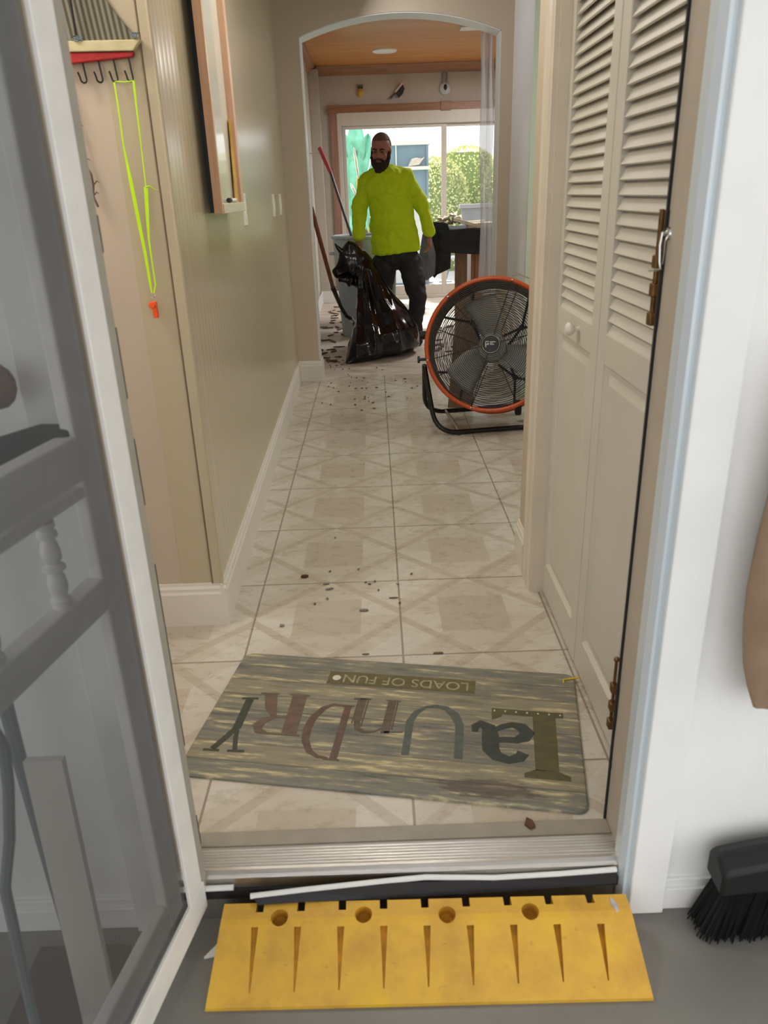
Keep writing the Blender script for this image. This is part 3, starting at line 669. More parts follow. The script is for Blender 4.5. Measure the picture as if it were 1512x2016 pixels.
def letter(polys, m, name='printed_letter', z=.0096, label=None):
    mb = MB()
    for k, P_ in enumerate(polys):
        k_ = len(P_); P_ = [(q[0], q[1]) for q in P_]; zz = z + .0001*(k % 3)
        bmv = [V((a, sgn_*b_, zz)) for a, b_ in P_] + [V((a, sgn_*b_, zz+.0006)) for a, b_ in P_]
        mb.add(bmv, [tuple(range(k_)), tuple(range(k_, 2*k_))] + [(i, (i+1) % k_, k_+(i+1) % k_, k_+i) for i in range(k_)])
    return mat_local(mb, name, m, z)
def stroke(path, w0):                            # variable width stroke -> list of quads
    P_ = []; ws = w0 if isinstance(w0, (list, tuple)) else [w0]*len(path); A_, B_ = [], []
    for i, p in enumerate(path):
        a = V((*path[max(i-1, 0)], 0)); b_ = V((*path[min(i+1, len(path)-1)], 0)); tt = (b_-a).normalized(); n = V((-tt.y, tt.x, 0))*ws[i]/2
        A_.append((p[0]+n.x, p[1]+n.y)); B_.append((p[0]-n.x, p[1]-n.y))
    return [[A_[i], A_[i+1], B_[i+1], B_[i]] for i in range(len(path)-1)]
def arc2(cx, cy, rx, ry, a0, a1, n=14): return [(cx+rx*math.cos(math.radians(lerp(a0, a1, i/n))), cy+ry*math.sin(math.radians(lerp(a0, a1, i/n)))) for i in range(n+1)]
# axes: a grows along the reading direction, b grows towards the tops of the letters
letter([[(.060,.205),(.118,.205),(.114,.405),(.059,.405)], [(.040,.183),(.223,.183),(.223,.205),(.040,.205)], [(.196,.205),(.223,.205),(.221,.230),(.196,.214)], [(.034,.418),(.059,.405),(.114,.403),(.139,.418)], [(.034,.418),(.139,.418),(.139,.432),(.034,.432)]], M['mL'])
for i in range(7): letter([arc2(.048+.028*i, .193, .0022, .003, 0, 360, 8)[:-1]], M['stone'], 'rivet_dot', z=.0102)
letter(stroke([(.262,.284),(.262,.262),(.250,.250),(.228,.262),(.222,.300),(.220,.345),(.205,.368),(.175,.378),(.150,.366),(.142,.348)], [.014,.022,.026,.036,.044,.042,.034,.026,.030,.030])
     + stroke([(.216,.312),(.190,.305),(.160,.304),(.140,.292),(.132,.272),(.145,.252),(.170,.246),(.195,.256),(.214,.272)], [.02,.020,.024,.034,.038,.032,.022,.018,.014]), M['mA'])
letter(stroke([(.296,.389),(.299,.32),(.302,.262),(.318,.222),(.340,.200),(.368,.192),(.395,.200),(.418,.225),(.430,.265),(.427,.33),(.425,.391)], [.021,.021,.022,.024,.018,.012,.010,.016,.020,.019,.019]), M['mU'])
letter(stroke([(.487,.184),(.487,.318)], .022)+stroke([(.472,.182),(.472,.30)], .004)+stroke([(.465,.184),(.505,.184)], .005)+stroke([(.442,.308),(.49,.314)], .006)
     + stroke([(.495,.298),(.515,.316),(.540,.320),(.560,.308),(.566,.28),(.566,.184)], [.004,.006,.010,.016,.018,.018])+stroke([(.552,.184),(.552,.30)], .004)+stroke([(.578,.186),(.578,.29)], .004)+stroke([(.545,.184),(.592,.187)], .005), M['mN'])
letter(stroke([(.601,.222),(.596,.428)], .019)+stroke([(.585,.220),(.62,.220)], .006)+stroke([(.580,.430),(.62,.430)], .006)
     + stroke([(.61,.222),(.640,.218),(.665,.238),(.683,.280),(.687,.325),(.680,.370),(.660,.408),(.635,.424),(.61,.426)], [.006,.010,.016,.021,.022,.020,.016,.010,.007]), M['mD'])
letter(stroke([(.742,.192),(.728,.354)], .040)+stroke([(.715,.190),(.770,.190)], .006)+stroke([(.700,.354),(.76,.354)], .006)
     + stroke([(.75,.354),(.785,.356),(.810,.348),(.818,.328),(.808,.305),(.785,.290),(.752,.284)], [.007,.010,.022,.030,.026,.012,.007])+stroke([(.785,.290),(.806,.250),(.824,.192)], [.012,.032,.036])+stroke([(.800,.191),(.852,.194)], .007), M['mR'])
letter(stroke([(.874,.220),(.869,.345)], .022)+stroke([(.852,.217),(.897,.222)], .008)+stroke([(.869,.340),(.885,.385),(.903,.428)], .017)+stroke([(.869,.340),(.858,.385),(.846,.425)], .012)
     + stroke([(.884,.432),(.925,.434)], .008)+stroke([(.820,.428),(.863,.431)], .008), M['mY'])
letter([[(.271,.067),(.684,.067),(.684,.128),(.271,.126)]], M['mBox'], 'lettered_panel', z=.0095)
letter([arc2(.660, .098, .012, .012, 0, 360, 14)[:-1]], M['stone'], 'disc_print', z=.0102)
def text_mesh(body, a0, a1, b0, b1, m, z):
    cu = bpy.data.curves.new('txt', 'FONT'); cu.body = body; cu.size = .1; cu.extrude = .0; cu.fill_mode = 'FRONT' if hasattr(cu, 'fill_mode') else 'BOTH'
    to = bpy.data.objects.new('txt', cu); C.objects.link(to); dg = bpy.context.evaluated_depsgraph_get(); dg.update()
    me = bpy.data.meshes.new_from_object(to.evaluated_get(dg)); bpy.data.objects.remove(to)
    xs = [v.co.x for v in me.vertices]; ys = [v.co.y for v in me.vertices]; x0, x1, y0, y1 = min(xs), max(xs), min(ys), max(ys)
    for v in me.vertices: v.co = V((lerp(a0, a1, (v.co.x-x0)/(x1-x0)), sgn_*lerp(b0, b1, (v.co.y-y0)/(y1-y0)), z))
    me.materials.append(m); ob = bpy.data.objects.new('small_lettering', me); C.objects.link(ob); ob.parent = t
    q = ob.modifiers.new('s', 'SOLIDIFY'); q.thickness = .0004; return ob
text_mesh('LOADS OF FUN', .290, .640, .080, .116, mat('mat_print_pale', srgb(160, 148, 116), .6, var=.3, vscale=60), .0103)

# ================================================================== HOOK RACK, LANYARD
t = thing('sailboat_hook_rack', 'sailboat shaped wall hook rack with striped sail and red hull', 'hook rack', (-.66, 2.157, 1.60))
yw = 2.150
def px2(u, v, y=2.14): p = at(u, v, y); return p
mb = MB(); f0 = (V((0, yw, 0)), X, Z)
mb.prism([(-.86,1.607),(-.86,1.572),(-.567,1.592),(-.562,1.602)], f0, .018); mb.build('red_keel', M['hullred'], t, bevel=.002)
mb = MB(); mb.prism([(-.86,1.608),(-.562,1.604),(-.541,1.627),(-.86,1.630)], f0, .022); mb.build('hull', M['hull'], t, bevel=.002)
mb = MB(); mb.prism([(-.86,1.632),(-.553,1.630),(-.60,1.69),(-.66,1.79),(-.69,1.90),(-.84,1.90)], f0, .006); mb.build('sail', M['sail'], t)
MB().tube([V((-.692,2.128,1.632)), V((-.692,2.128,1.92))], .003, 8).build('mast', M['iron'], t, smooth=True)
random.seed(2)
for cx in (-.69, -.552):
    MB().tube([V((cx+random.uniform(-.012,.012), 2.126+random.uniform(-.003,.003), 1.634+random.uniform(-.008,.008))) for _ in range(14)], .0018, 5).build('twine_knot', M['twine'], t, smooth=True)
hk = [-.719, -.682, -.6455, -.6125, -.573]
hkx = [-.688, -.649, -.612, -.5745]
for hx in hkx:
    p = [V((hx-.004, 2.142, 1.596)), V((hx-.002, 2.142, 1.57)), V((hx, 2.142, 1.551))] + arc((hx-.0055, 2.137, 1.548), .0075, 0, math.pi, 8, (.75,.66,0), (0,0,-1)) + [V((hx-.0125, 2.131, 1.556)), V((hx-.0145, 2.129, 1.563))]
    MB().tube(p, .0022, 8).build('hook', M['iron'], t, smooth=True)
t = thing('whistle_lanyard', 'neon yellow lanyard with orange whistle hanging from sailboat hooks', 'lanyard', (-.60, 2.13, .98))
xa, xb = -.613, -.572
def ribbon(path, ws, name='cord'):
    mb = MB(); A_, B_ = [], []
    for i, p in enumerate(path):
        tt = (path[min(i+1, len(path)-1)]-path[max(0, i-1)]).normalized(); n = V((tt.z, 0, -tt.x)).normalized()*ws[i]
        A_.append(p+n); B_.append(p-n)
    mb.grid([A_, B_]); return mb.build(name, M['lime'], t, solid=.0016)
y_ = 2.130
def q_(u, v): return at(u, v, y_)
ribbon([q_(225,163), q_(232,205), q_(243,285), q_(258,360), q_(272,430), q_(286,500), q_(296,560), q_(299,577)], [.0018,.0018,.0018,.0045,.0045,.004,.003,.002])
ribbon([q_(263,160), q_(268,205), q_(276,270), q_(283,330), q_(287,366)], [.0028,.0022,.0016,.0014,.0014])
ribbon([q_(287,368), q_(290,420), q_(293,470), q_(300,520), q_(306,560), q_(303,577)], [.005,.0045,.0025,.0018,.0022,.002])
MB().tube([q_(225,163), V((xa,2.134,1.541)), lerp(q_(225,163), q_(263,160), .5), V((xb,2.134,1.541)), q_(263,160)], .0015, 6).build('cord', M['lime'], t, smooth=True)
MB().tube([q_(287,368), q_(296,366), q_(303,372), q_(312,374)], [.004,.0035,.002,.0008], 6, flat=.5).build('knot_tail', M['lime'], t, smooth=True)
wp = q_(304, 605); 
MB().tube(arc(q_(301,583), .0055, 0, 2*math.pi, 14, X, Z)[:-1], .0010, 6, closed=True).build('split_ring', M['chrome'], t, smooth=True)
mb = MB(); mb.lathe([(.0085,-.007),(.0095,-.005),(.0095,.005),(.0085,.007)], wp+V((-.004,0,.006)), (0,1,0), 18); mb.box(wp.x-.0045, wp.x+.0075, y_-.006, y_+.006, wp.z-.028, wp.z+.015)
mb.build('whistle', M['whistle'], t, bevel=.001, smooth=True)
MB().box(wp.x+.0, wp.x+.005, y_-.0068, y_-.0058, wp.z+.001, wp.z+.006).build('whistle_slot', M['ink'], t)

# dried twig hanging left
t2 = MB(); random.seed(9)
pth = [V((-.748+.006*math.sin(i*1.7)+i*.0035, 2.142, 1.545-.026*i)) for i in range(12)]
t2.tube(pth, .003, 6)
for i in (2, 4, 7, 9, 10): t2.tube([pth[i], pth[i]+V((.012,-.004,.010)), pth[i]+V((.018,-.006,.006))], [.002,.0015,.001], 5)
tag(recenter(t2.build('frayed_rope', M['chip'], smooth=True)), 'knotted brown rope hanging beside screen door edge under sailboat', 'rope')

# ================================================================== FRAMED BOARD, RULER, MARKER
def atx(u, v, x):
    d = ray(u, v); return EYE + d*(x/d.x)
t = thing('framed_whiteboard', 'tall pine framed glossy whiteboard with ledge on left hall wall', 'whiteboard', (-.50, 2.8, 1.21))
def fx_(y): return lerp(-.522, -.583, (y-2.155)/3.455)
yL, yR, zb = 2.60, 3.045, 1.226
MB().box(-.532, -.497, yL+.10, yR, zb, 2.3).build('gap_shade', M['black'], t)  # black block standing in for the dark gap behind the frame
MB().box(-.500, -.473, yL, yL+.018, zb-.002, 2.3).build('frame_upright', M['frame'], t, bevel=.0015)
MB().box(-.503, -.473, yR-.045, yR, zb-.002, 2.3).build('frame_upright', M['frame'], t, bevel=.0015)
MB().box(-.503, -.494, yL+.018, yR-.045, zb+.02, 2.3).build('writing_surface', M['board'], t)
MB().box(-.503, -.470, yL+.018, yR-.002, zb-.002, zb+.028).build('ledge', M['framepale'], t, bevel=.0015)
MB().box(-.503, -.473, yL, yR, 2.3, 2.35).build('frame_top', M['frame'], t)
ma, nt, b = nt_new('yellow_ruler_wood')
g = nt.nodes.new('ShaderNodeNewGeometry'); sp = nt.nodes.new('ShaderNodeSeparateXYZ'); L(nt, g.outputs['Position'], sp.inputs[0])
tk = math_(nt, 'LESS_THAN', math_(nt, 'FRACT', math_(nt, 'DIVIDE', sp.outputs['Z'], .0064)), .25)
c = ramp_(nt, noise_(nt, coords(nt, (4, 4, 1)), 9), [(.35, srgb(190, 142, 42)), (.6, srgb(222, 180, 72))])
c = mixc(nt, math_(nt, 'MULTIPLY', tk, .45), c, srgb(80, 60, 30)); L(nt, c, b.inputs['Base Color']); b.inputs['Roughness'].default_value = .35
t = thing('yellow_ruler', 'worn yellow wooden ruler standing on whiteboard ledge against right frame', 'ruler', (-.485, 2.97, 1.254))
pt_, pb_ = atx(453, 236, -.487), atx(467, 400, -.483); pb_.z = 1.2545
MB().obox((pt_+pb_)/2, V((.0025,0,0)), Y*.027, (pt_-pb_)/2).build('ruler_blade', ma, t)
t = thing('marker_pen', 'white marker pen with black cap lying on whiteboard ledge', 'pen', (-.483, 2.80, 1.254))
MB().tube([V((-.480, 2.80, 1.2625)), V((-.480, 2.90, 1.2625))], .0065, 10).build('barrel', M['white'], t, smooth=True)
MB().tube([V((-.480, 2.765, 1.2625)), V((-.480, 2.80, 1.2625))], .0078, 12).build('cap', M['ink'], t, smooth=True)
# switches
def switch(y, z, hh, wid, label):
    x = fx_(y); t = thing('light_switch', label, 'light switch', (x, y, z-hh))
    MB().box(x-.004, x+.006, y-wid, y+wid, z-hh, z+hh).build('cover_plate', M['switch'], t, bevel=.002)
    MB().box(x+.004, x+.010, y-.012, y+.012, z-.030, z+.030).build('rocker', M['switch'], t, bevel=.001)
    for s_ in (-1, 1): MB().lathe([(.003,0),(.003,.001)], V((x+.006, y, z+s_*hh*.8)), X, 8).build('screw', M['chrome'], t)
switch(3.50, 1.222, .064, .038, 'white light switch on left wall, nearest the framed whiteboard')
switch(4.73, 1.222, .060, .034, 'white light switch on left wall, in the middle between two others')
switch(5.14, 1.222, .060, .034, 'white light switch on left wall, closest to the arch')

# ================================================================== FAN
FC = V((.64, 4.15, .458)); FR = .365
t = thing('drum_fan', 'orange rimmed black floor drum fan standing at side opening', 'fan', (FC.x, FC.y+.1, 0))
def circ(c, r, n=64): return [c + X*r*math.cos(2*math.pi*i/n) + Z*r*math.sin(2*math.pi*i/n) for i in range(n)]
MB().tube(circ(FC, FR-.012), .013, 10, closed=True).build('rim', M['orange'], t, smooth=True)
MB().tube(circ(FC+Y*.24, FR-.012), .013, 10, closed=True).build('rim', M['orange'], t, smooth=True)
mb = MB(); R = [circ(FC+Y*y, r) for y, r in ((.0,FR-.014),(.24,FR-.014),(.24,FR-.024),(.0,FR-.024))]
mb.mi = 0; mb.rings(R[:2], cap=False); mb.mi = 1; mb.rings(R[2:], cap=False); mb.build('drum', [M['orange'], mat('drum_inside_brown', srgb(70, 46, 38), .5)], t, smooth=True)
def grille(y0, bulge, name, step, r0, n_sp, ph, rev=1):
    mb = MB(); r = r0
    while r < FR-.022:
        yy = y0 - rev*bulge*(1-(r/FR)**2); mb.tube(circ(FC+Y*yy, r, 56), .0021 if rev > 0 else .0016, 5, closed=True); r += step
    g_ = mb.build(name, M['wire'], t, smooth=True)
    for k in range(n_sp):
        a = ph + 2*math.pi*k/n_sp; d = X*math.cos(a)+Z*math.sin(a)
        MB().tube([FC + d*rr_ + Y*(y0-rev*bulge*(1-(rr_/FR)**2) - rev*.002) for rr_ in [r0-.01]+[lerp(r0, FR-.014, i/5) for i in range(6)]], .0028, 6).build('spoke', M['wire'], g_, smooth=True)
    return g_
ga = math.radians(194)
grille(-.004, .035, 'front_grille', .0098, .060, 6, ga+math.radians(0))
grille(.245, .03, 'rear_grille', .0135, .10, 8, ga+.2, -1)
for k in range(6):
    a = ga+2*math.pi*k/6; MB().ball(FC+(X*math.cos(a)+Z*math.sin(a))*(FR-.012)+Y*-.012, .007, 10).build('bolt', M['steel'], t, smooth=True)
hub = MB().lathe([(.052,.01),(.054,-.002),(.050,-.006),(.048,-.0062)], FC+Y*-.036, Y, 32).build('badge', M['black'], t, smooth=True)
MB().tube(circ(FC+Y*-.043, .047, 40), .0018, 6, closed=True).build('badge_ring', M['steel'], hub, smooth=True)
mb = MB(); zz = FC.z; xx = FC.x-.018
def lb(x0, x1, z0, z1): mb.box(xx+x0, xx+x1, FC.y-.0445, FC.y-.0415, zz+z0, zz+z1)
lb(-.008,.008,.012,.0155); lb(-.011,-.0075,-.012,.0145); lb(-.002,.008,.002,.0055); lb(-.011,.008,-.005,-.0015); lb(-.0095,-.006,-.019,-.005)
lb(.013,.044,.010,.0135); lb(.013,.030,.003,.0065); lb(.013,.036,-.004,-.001)
mb.build('badge_emblem', M['steel'], hub)
MB().lathe([(.05,.07),(.075,.08),(.08,.1),(.08,.2),(.06,.23)], FC, Y, 28).build('motor', M['blade'], t, smooth=True)
for k in range(3):
    a0 = ga + .35 + 2*math.pi*k/3; G_ = []
    for i in range(9):
        r = lerp(.06, .285, i/8); tw = math.radians(lerp(38, 16, i/8)); row = []; half = lerp(.045, .10, (i/8)**.7)/r if r else 0
        for j in range(7):
            s_ = (j/6-.5)*2; a = a0 + s_*half + .25*(i/8); row.append(FC + X*r*math.cos(a) + Z*r*math.sin(a) + Y*(.12 + s_*half*r*math.tan(tw)))
        G_.append(row)
    MB().grid(G_).build('blade', M['blade'], t, smooth=True, solid=.0025)
# X braces at the back
for k in range(4):
    a = ga + .45 + math.pi/2*k; d = X*math.cos(a)+Z*math.sin(a); e = X*-math.sin(a)+Z*math.cos(a); c = FC + Y*.262
    b0 = MB()
    b0.tube([c+d*.08+e*.03, c+d*.20, c+d*.335-e*.11], .008, 6); b0.tube([c+d*.08-e*.03, c+d*.20, c+d*.335+e*.11], .008, 6); b0.ball(c+d*.20, (.018,.006,.018), 8)
    b0.build('rear_brace', M['wire'], t, smooth=True)
# stand: bent tube
zc_ = FC.z-.09
def bent(P_, r, n=8):                               # round the corners of a polyline
    out = [V(P_[0])]
    for i in range(1, len(P_)-1):
        a, p, b_ = V(P_[i-1]), V(P_[i]), V(P_[i+1]); r_a = min(r, (a-p).length*.49); r_b = min(r, (b_-p).length*.49)
        A_, B_ = p+(a-p).normalized()*r_a, p+(b_-p).normalized()*r_b
        out += [A_*(1-s_)**2 + p*2*s_*(1-s_) + B_*s_**2 for s_ in [k/n for k in range(n+1)]]
    return out+[V(P_[-1])]
sx = FC.x-.372
mb = MB(); mb.tube(bent([(sx, FC.y+.11, FC.z-.09), (sx-.002, FC.y+.11, FC.z-.10), (sx+.025, FC.y-.05, .016), (sx+.72, FC.y-.06, .016), (sx+.75, FC.y+.11, FC.z-.09)], .13), .0140, 12)
mb.build('stand', M['blackmetal'], t, smooth=True)
mb = MB(); mb.tube(bent([(sx, FC.y+.12, FC.z-.09), (sx+.002, FC.y+.13, FC.z-.11), (sx+.03, FC.y+.26, .055), (sx+.71, FC.y+.26, .055), (sx+.75, FC.y+.12, FC.z-.09)], .13), .0140, 12)
mb.build('stand', M['blackmetal'], t, smooth=True)
MB().tube([V((sx+.155, FC.y-.05, .028)), V((sx+.155, FC.y+.26, .060))], .009, 10).build('stand_crossbar', M['steel'], t, smooth=True)
MB().lathe([(.011,0),(.011,.012)], V((sx+.155, FC.y-.055, 0)), Z, 14).build('rubber_foot', M['rubber'], t)
MB().lathe([(.020,-.0),(.020,.012),(.008,.014),(.008,.06)], V((sx-.045, FC.y+.11, FC.z-.055)), X, 16).build('clamp_knob', M['black'], t, smooth=True)
for yy in (.07, .25):
    MB().lathe([(.020,0),(.030,.004),(.030,.03),(.020,.034)], V((FC.x+.21, FC.y+yy-.06, .034+.0)), X, 22).build('wheel', M['rubber'], t, smooth=True)
MB().lathe([(.024,0),(.044,.004),(.044,.03),(.024,.034)], V((FC.x+.14, FC.y+.12, .105)), X, 22).build('caster_housing', M['rubber'], t, smooth=True)
MB().tube([V((FC.x+.09, FC.y+.02, FC.z+FR+.004)), V((FC.x+.13, FC.y+.02, FC.z+FR+.012)), V((FC.x+.22, FC.y+.03, FC.z+FR-.022))], .004, 8).build('carry_handle', M['steel'], t, smooth=True)
MB().tube([V((sx-.03, FC.y+.16, FC.z+.07)), V((sx+.03, FC.y+.16, FC.z+.07))], .024, 16).build('grip', M['rubber'], t, smooth=True)
# head of the fan tips back and turns to the hall, the stand stands askew
def turn(names, piv, Rm, invert=False):
    piv = piv - t.location
    for o in [c for c in t.children_recursive]:
        k_ = o.name.split('.')[0]
        if (k_ in names) != invert:
            for v in o.data.vertices: v.co = piv + Rm @ (v.co-piv)
base_parts = ('stand', 'stand_crossbar', 'rubber_foot', 'wheel', 'clamp_knob', 'caster_housing', 'grip')
turn(base_parts, FC+Y*.11, Matrix.Rotation(math.radians(-12), 3, 'Z') @ Matrix.Rotation(math.radians(-17), 3, 'X'), True)
turn(('stand', 'stand_crossbar', 'rubber_foot'), V((sx, FC.y+.08, 0)), Matrix.Rotation(math.radians(9), 3, 'Z'))
# board behind the fan
tag(recenter(MB().obox(V((.545, 4.76, .345)), V((.075,-.015,0)), V((0,.010,0)), V((.035,.055,.345))).build('wooden_board', M['plank'])), 'brown wooden board standing on tiles directly behind drum fan', 'board')

# ================================================================== KITCHEN ISLAND
t = thing('kitchen_island', 'oak kitchen island with panelled cabinet door right of the man', 'kitchen island', (1.4, 8.3, 0))
MB().box(.98, 2.4, 8.1, 8.85, .10, .86).build('cabinet_body', M['oak'], t, bevel=.004)
MB().box(1.0, 2.4, 8.15, 8.80, 0, .10).build('toe_kick', M['plank'], t)
MB().box(.82, .945, 8.12, 8.16, 0, .86).build('end_post', M['plank'], t, bevel=.003)
fr_ = MB(); a0, a1, b0, b1 = 1.02, 1.42, .13, .80
fr_.box(a0, a0+.06, 8.08, 8.10, b0, b1).box(a1-.06, a1, 8.08, 8.10, b0, b1).box(a0+.06, a1-.06, 8.08, 8.10, b0, b0+.06).box(a0+.06, a1-.06, 8.08, 8.10, b1-.06, b1)
dd = fr_.build('cabinet_door', M['oak'], t, bevel=.003); MB().box(a0+.06, a1-.06, 8.088, 8.1, b0+.06, b1-.06).build('door_panel', M['oakdoor'], dd)
MB().box(.66, 2.5, 7.95, 8.95, .86, .90).build('countertop', M['cloth'], t, bevel=.004)
# black cloth over the counter
mb = MB(); rows = []
for j in range(9):
    row = []
    for i in range(26):
        u = i/25; x = lerp(.645, 2.5, u)
        if j < 4: p = V((x, lerp(8.9, 7.93, j/3), .912+.006*math.sin(i*1.3+j)))
        else:
            dr = (j-3)/5; drop = .20+.035*math.sin(u*6); 
            p = V((x, 7.93-.008*math.sin(i*1.7)*dr, .912-drop*dr))
        row.append(p)
    rows.append(row)
tc = thing('dust_cloth', 'black dust cloth draped over island counter and hanging to a point', 'cloth', (1.2, 8.3, .9))
mb.grid(rows).build('cloth_sheet', M['cloth'], tc, smooth=True, solid=.004)
# hanging corner at the left end
fold = [at(u, v, 8.0) for u, v in [(852,436),(842,470),(843,505),(845,535),(855,547),(860,540),(872,534),(886,528),(887,500),(889,466),(880,440)]]
mb = MB(); P_ = [V((p.x, 7.96+.02*math.sin(i*1.9), p.z)) for i, p in enumerate(fold)]
c = V((sum(p.x for p in P_)/11, 7.94, sum(p.z for p in P_)/11)); mb.add([c]+P_, [(0, i+1, (i+1) % 11+1) for i in range(11)])
mb.build('hanging_corner', M['cloth'], tc, solid=.006)
fold = [at(u, v, 7.9) for u, v in [(846,440),(832,462),(826,500),(828,540),(840,552),(856,540),(858,500),(850,470)]]
mb = MB(); P_ = [V((p.x, 7.9+.02*math.sin(i*1.3), p.z)) for i, p in enumerate(fold)]
c = V((sum(p.x for p in P_)/8, 7.87, sum(p.z for p in P_)/8)); mb.add([c]+P_, [(0, i+1, (i+1) % 8+1) for i in range(8)])
tag(recenter(mb.build('grey_plastic_sheet', mat('grey_sheet', srgb(96, 100, 106), .5, var=.2), solid=.006)), 'grey plastic sheet hanging down behind the man\'s left arm', 'plastic sheet')
# debris on the counter
t = thing('torn_paper_pile', 'crumpled pale torn packing paper on left end of island counter', 'paper', (.80, 8.0, .92))
random.seed(21)
for k in range(9):
    c = V((.76+random.uniform(-.09,.12), 8.05+random.uniform(-.08,.1), .955+random.uniform(0,.085))); P_ = []
    for i in range(5):
        P_.append([c + V(((i-2)*.032, (j-2)*.035, 0)) + V((0,0,.03))*noise.noise(V((i*.9+k*7, j*.9, k))) + V((random.uniform(-.01,.01),)*3) + Z*(i-2)*.008*(k % 3-1) for j in range(5)])
    MB().grid(P_).build('paper_scrap', M['stone'], t, solid=.003)
def scrap(name, c, ex, ey, ez, label, m='stone'): tag(recenter(MB().obox(c, ex, ey, ez).build(name, M[m], bevel=.003)), label, 'board')
scrap('trim_offcut', (.90, 7.99, .975), (.12,.02,-.035), (-.005,.045,0), (.002,0,.016), 'pale trim offcut tilted across paper pile on island counter')
scrap('flat_frame_piece', (1.06, 8.06, .945), (.125,0,0), (0,.09,0), (0,0,.024), 'flat pale framed tile piece lying on island counter beside paper')
scrap('scrap_piece', (1.02, 8.10, .979), (.09,0,.004), (0,.03,0), (0,0,.008), 'brown slat lying on top of the flat framed tile piece', 'board')

# plastic sheeting at the right of the arch
rows = []
for j in range(22):
    z = lerp(2.24, .02, j/21); rows.append([V((.765+.095*i/12 + .006*math.sin(j*.7+i) + .02*(j/21), 5.93+.03*math.sin(i*1.1+.3*math.sin(j*.5))+.01*math.sin(j*.9), z)) for i in range(13)])
tag(recenter(MB().grid(rows).build('plastic_sheeting', M['film'], smooth=True)), 'clear plastic sheeting hanging down right side of arch', 'plastic sheet')

# ================================================================== BINS AND TOOLS
def bin_(c, r, h, m, name, label):
    t = thing(name, label, 'bin', c); c = V(c)
    MB().lathe([(r*.80,0),(r*.82,.01),(r*.97,h*.93),(r*.97,h*.93),(r*.94,h*.93),(r*.78,.03),(.01,.03)], c, Z, 40).build('body', m, t, smooth=True)
    MB().tube([c+X*r*math.cos(2*math.pi*i/48)+Y*r*math.sin(2*math.pi*i/48)+Z*h for i in range(48)], .017, 10, closed=True).build('rim', m, t, smooth=True)
    MB().lathe([(r*.97,h*.90),(r*.99,h*.91),(r*1.0,h),(r*.96,h),(r*.95,h*.90)], c, Z, 40, cap=False).build('collar', m, t, smooth=True)
    for s_ in (-1, 1): MB().tube(bent([(c.x+s_*r*.98, c.y-.06, c.z+h*.84), (c.x+s_*(r+.035), c.y-.05, c.z+h*.84), (c.x+s_*(r+.035), c.y+.05, c.z+h*.84), (c.x+s_*r*.98, c.y+.06, c.z+h*.84)], .02, 4), .010, 8).build('handle', m, t, smooth=True)
    return t
tb = bin_((-.115, 7.58, 0), .265, .90, M['can'], 'rubbish_bin', 'large grey plastic rubbish bin behind the black bag')
MB().box(-.17, -.12, 7.325, 7.342, .52, .60).build('blue_label', mat('blue_sticker', srgb(80, 140, 200), .5), tb)
tg = bin_((.03, 8.22, 0), .21, .87, M['greencan'], 'garden_bin', 'dark green plastic bin partly hidden behind the man and grey bin')
random.seed(4); mb = MB()
for k in range(60):
    a = random.uniform(0, 6.28); r = random.uniform(0, .16); b0 = V((.03+r*math.cos(a), 8.22+r*math.sin(a), .84)); d = V((math.cos(a)*.06, math.sin(a)*.06, random.uniform(.05,.16)))
    s_ = V((-math.sin(a), math.cos(a), 0))*.012; mb.add([b0, b0+d*.5+s_, b0+d, b0+d*.5-s_], [(0,1,2,3)])
tag(recenter(mb.build('plant_cuttings', M['leaf'])), 'green plant cuttings sticking out of the dark green bin', 'cuttings', kind='stuff')

t = thing('shovel', 'grey shafted shovel with red grip standing in grey bin', 'shovel', at(690, 470, 7.6))
pa, pb, pc = at(629, 291, 7.86), at(651, 340, 7.80), at(697, 480, 7.6)
MB().tube([pa, lerp(pa, pb, .5), pb], [.020, .021, .018], 12).build('grip', M['redgrip'], t, smooth=True)
pe = pc+(pc-pb)*.9
MB().tube([pb, pc, pe], .014, 12).build('shaft', M['shaft'], t, smooth=True)
dv = (pe-pb).normalized(); sv = dv.cross(Y).normalized()
MB().rings([[pe+dv*h+sv*w1, pe+dv*h+Y*.006, pe+dv*h-sv*w1, pe+dv*h-Y*.006] for h, w1 in ((-.02,.02),(.03,.09),(.10,.08))]).build('blade', M['shaft'], t)
t = thing('hooked_pry_tool', 'wooden handled black metal pry tool leaning on left arch jamb', 'tool', (-.25, 7.4, 0))
p0 = at(613, 410, 6.0); p1 = at(656, 568, 6.75); p2 = at(672, 606, 6.9); p3 = at(694, 630, 6.95); p4 = at(703, 668, 7.0)
MB().tube([p0, lerp(p0, p1, .5), p1], .017, 12).build('wooden_handle', M['handle'], t, smooth=True)
MB().tube([p1-(p1-p0)*.01, lerp(p1, p2, .5), p2, lerp(p2, p3, .55)+V((-.01,0,-.012)), p3], [.021,.018,.016,.017,.016], 10).build('metal_neck', M['blackmetal'], t, smooth=True)
MB().tube([p3-(p3-p2).normalized()*.02, p3+(p3-p2).normalized()*.015], .020, 10).build('collar', M['steel'], t, smooth=True)
MB().tube([p3, lerp(p3, p4, .5)+V((.01,0,0)), V((p4.x, p4.y, .02))], [.014,.012,.010], 8).build('hook_end', M['shaft'], t, smooth=True)
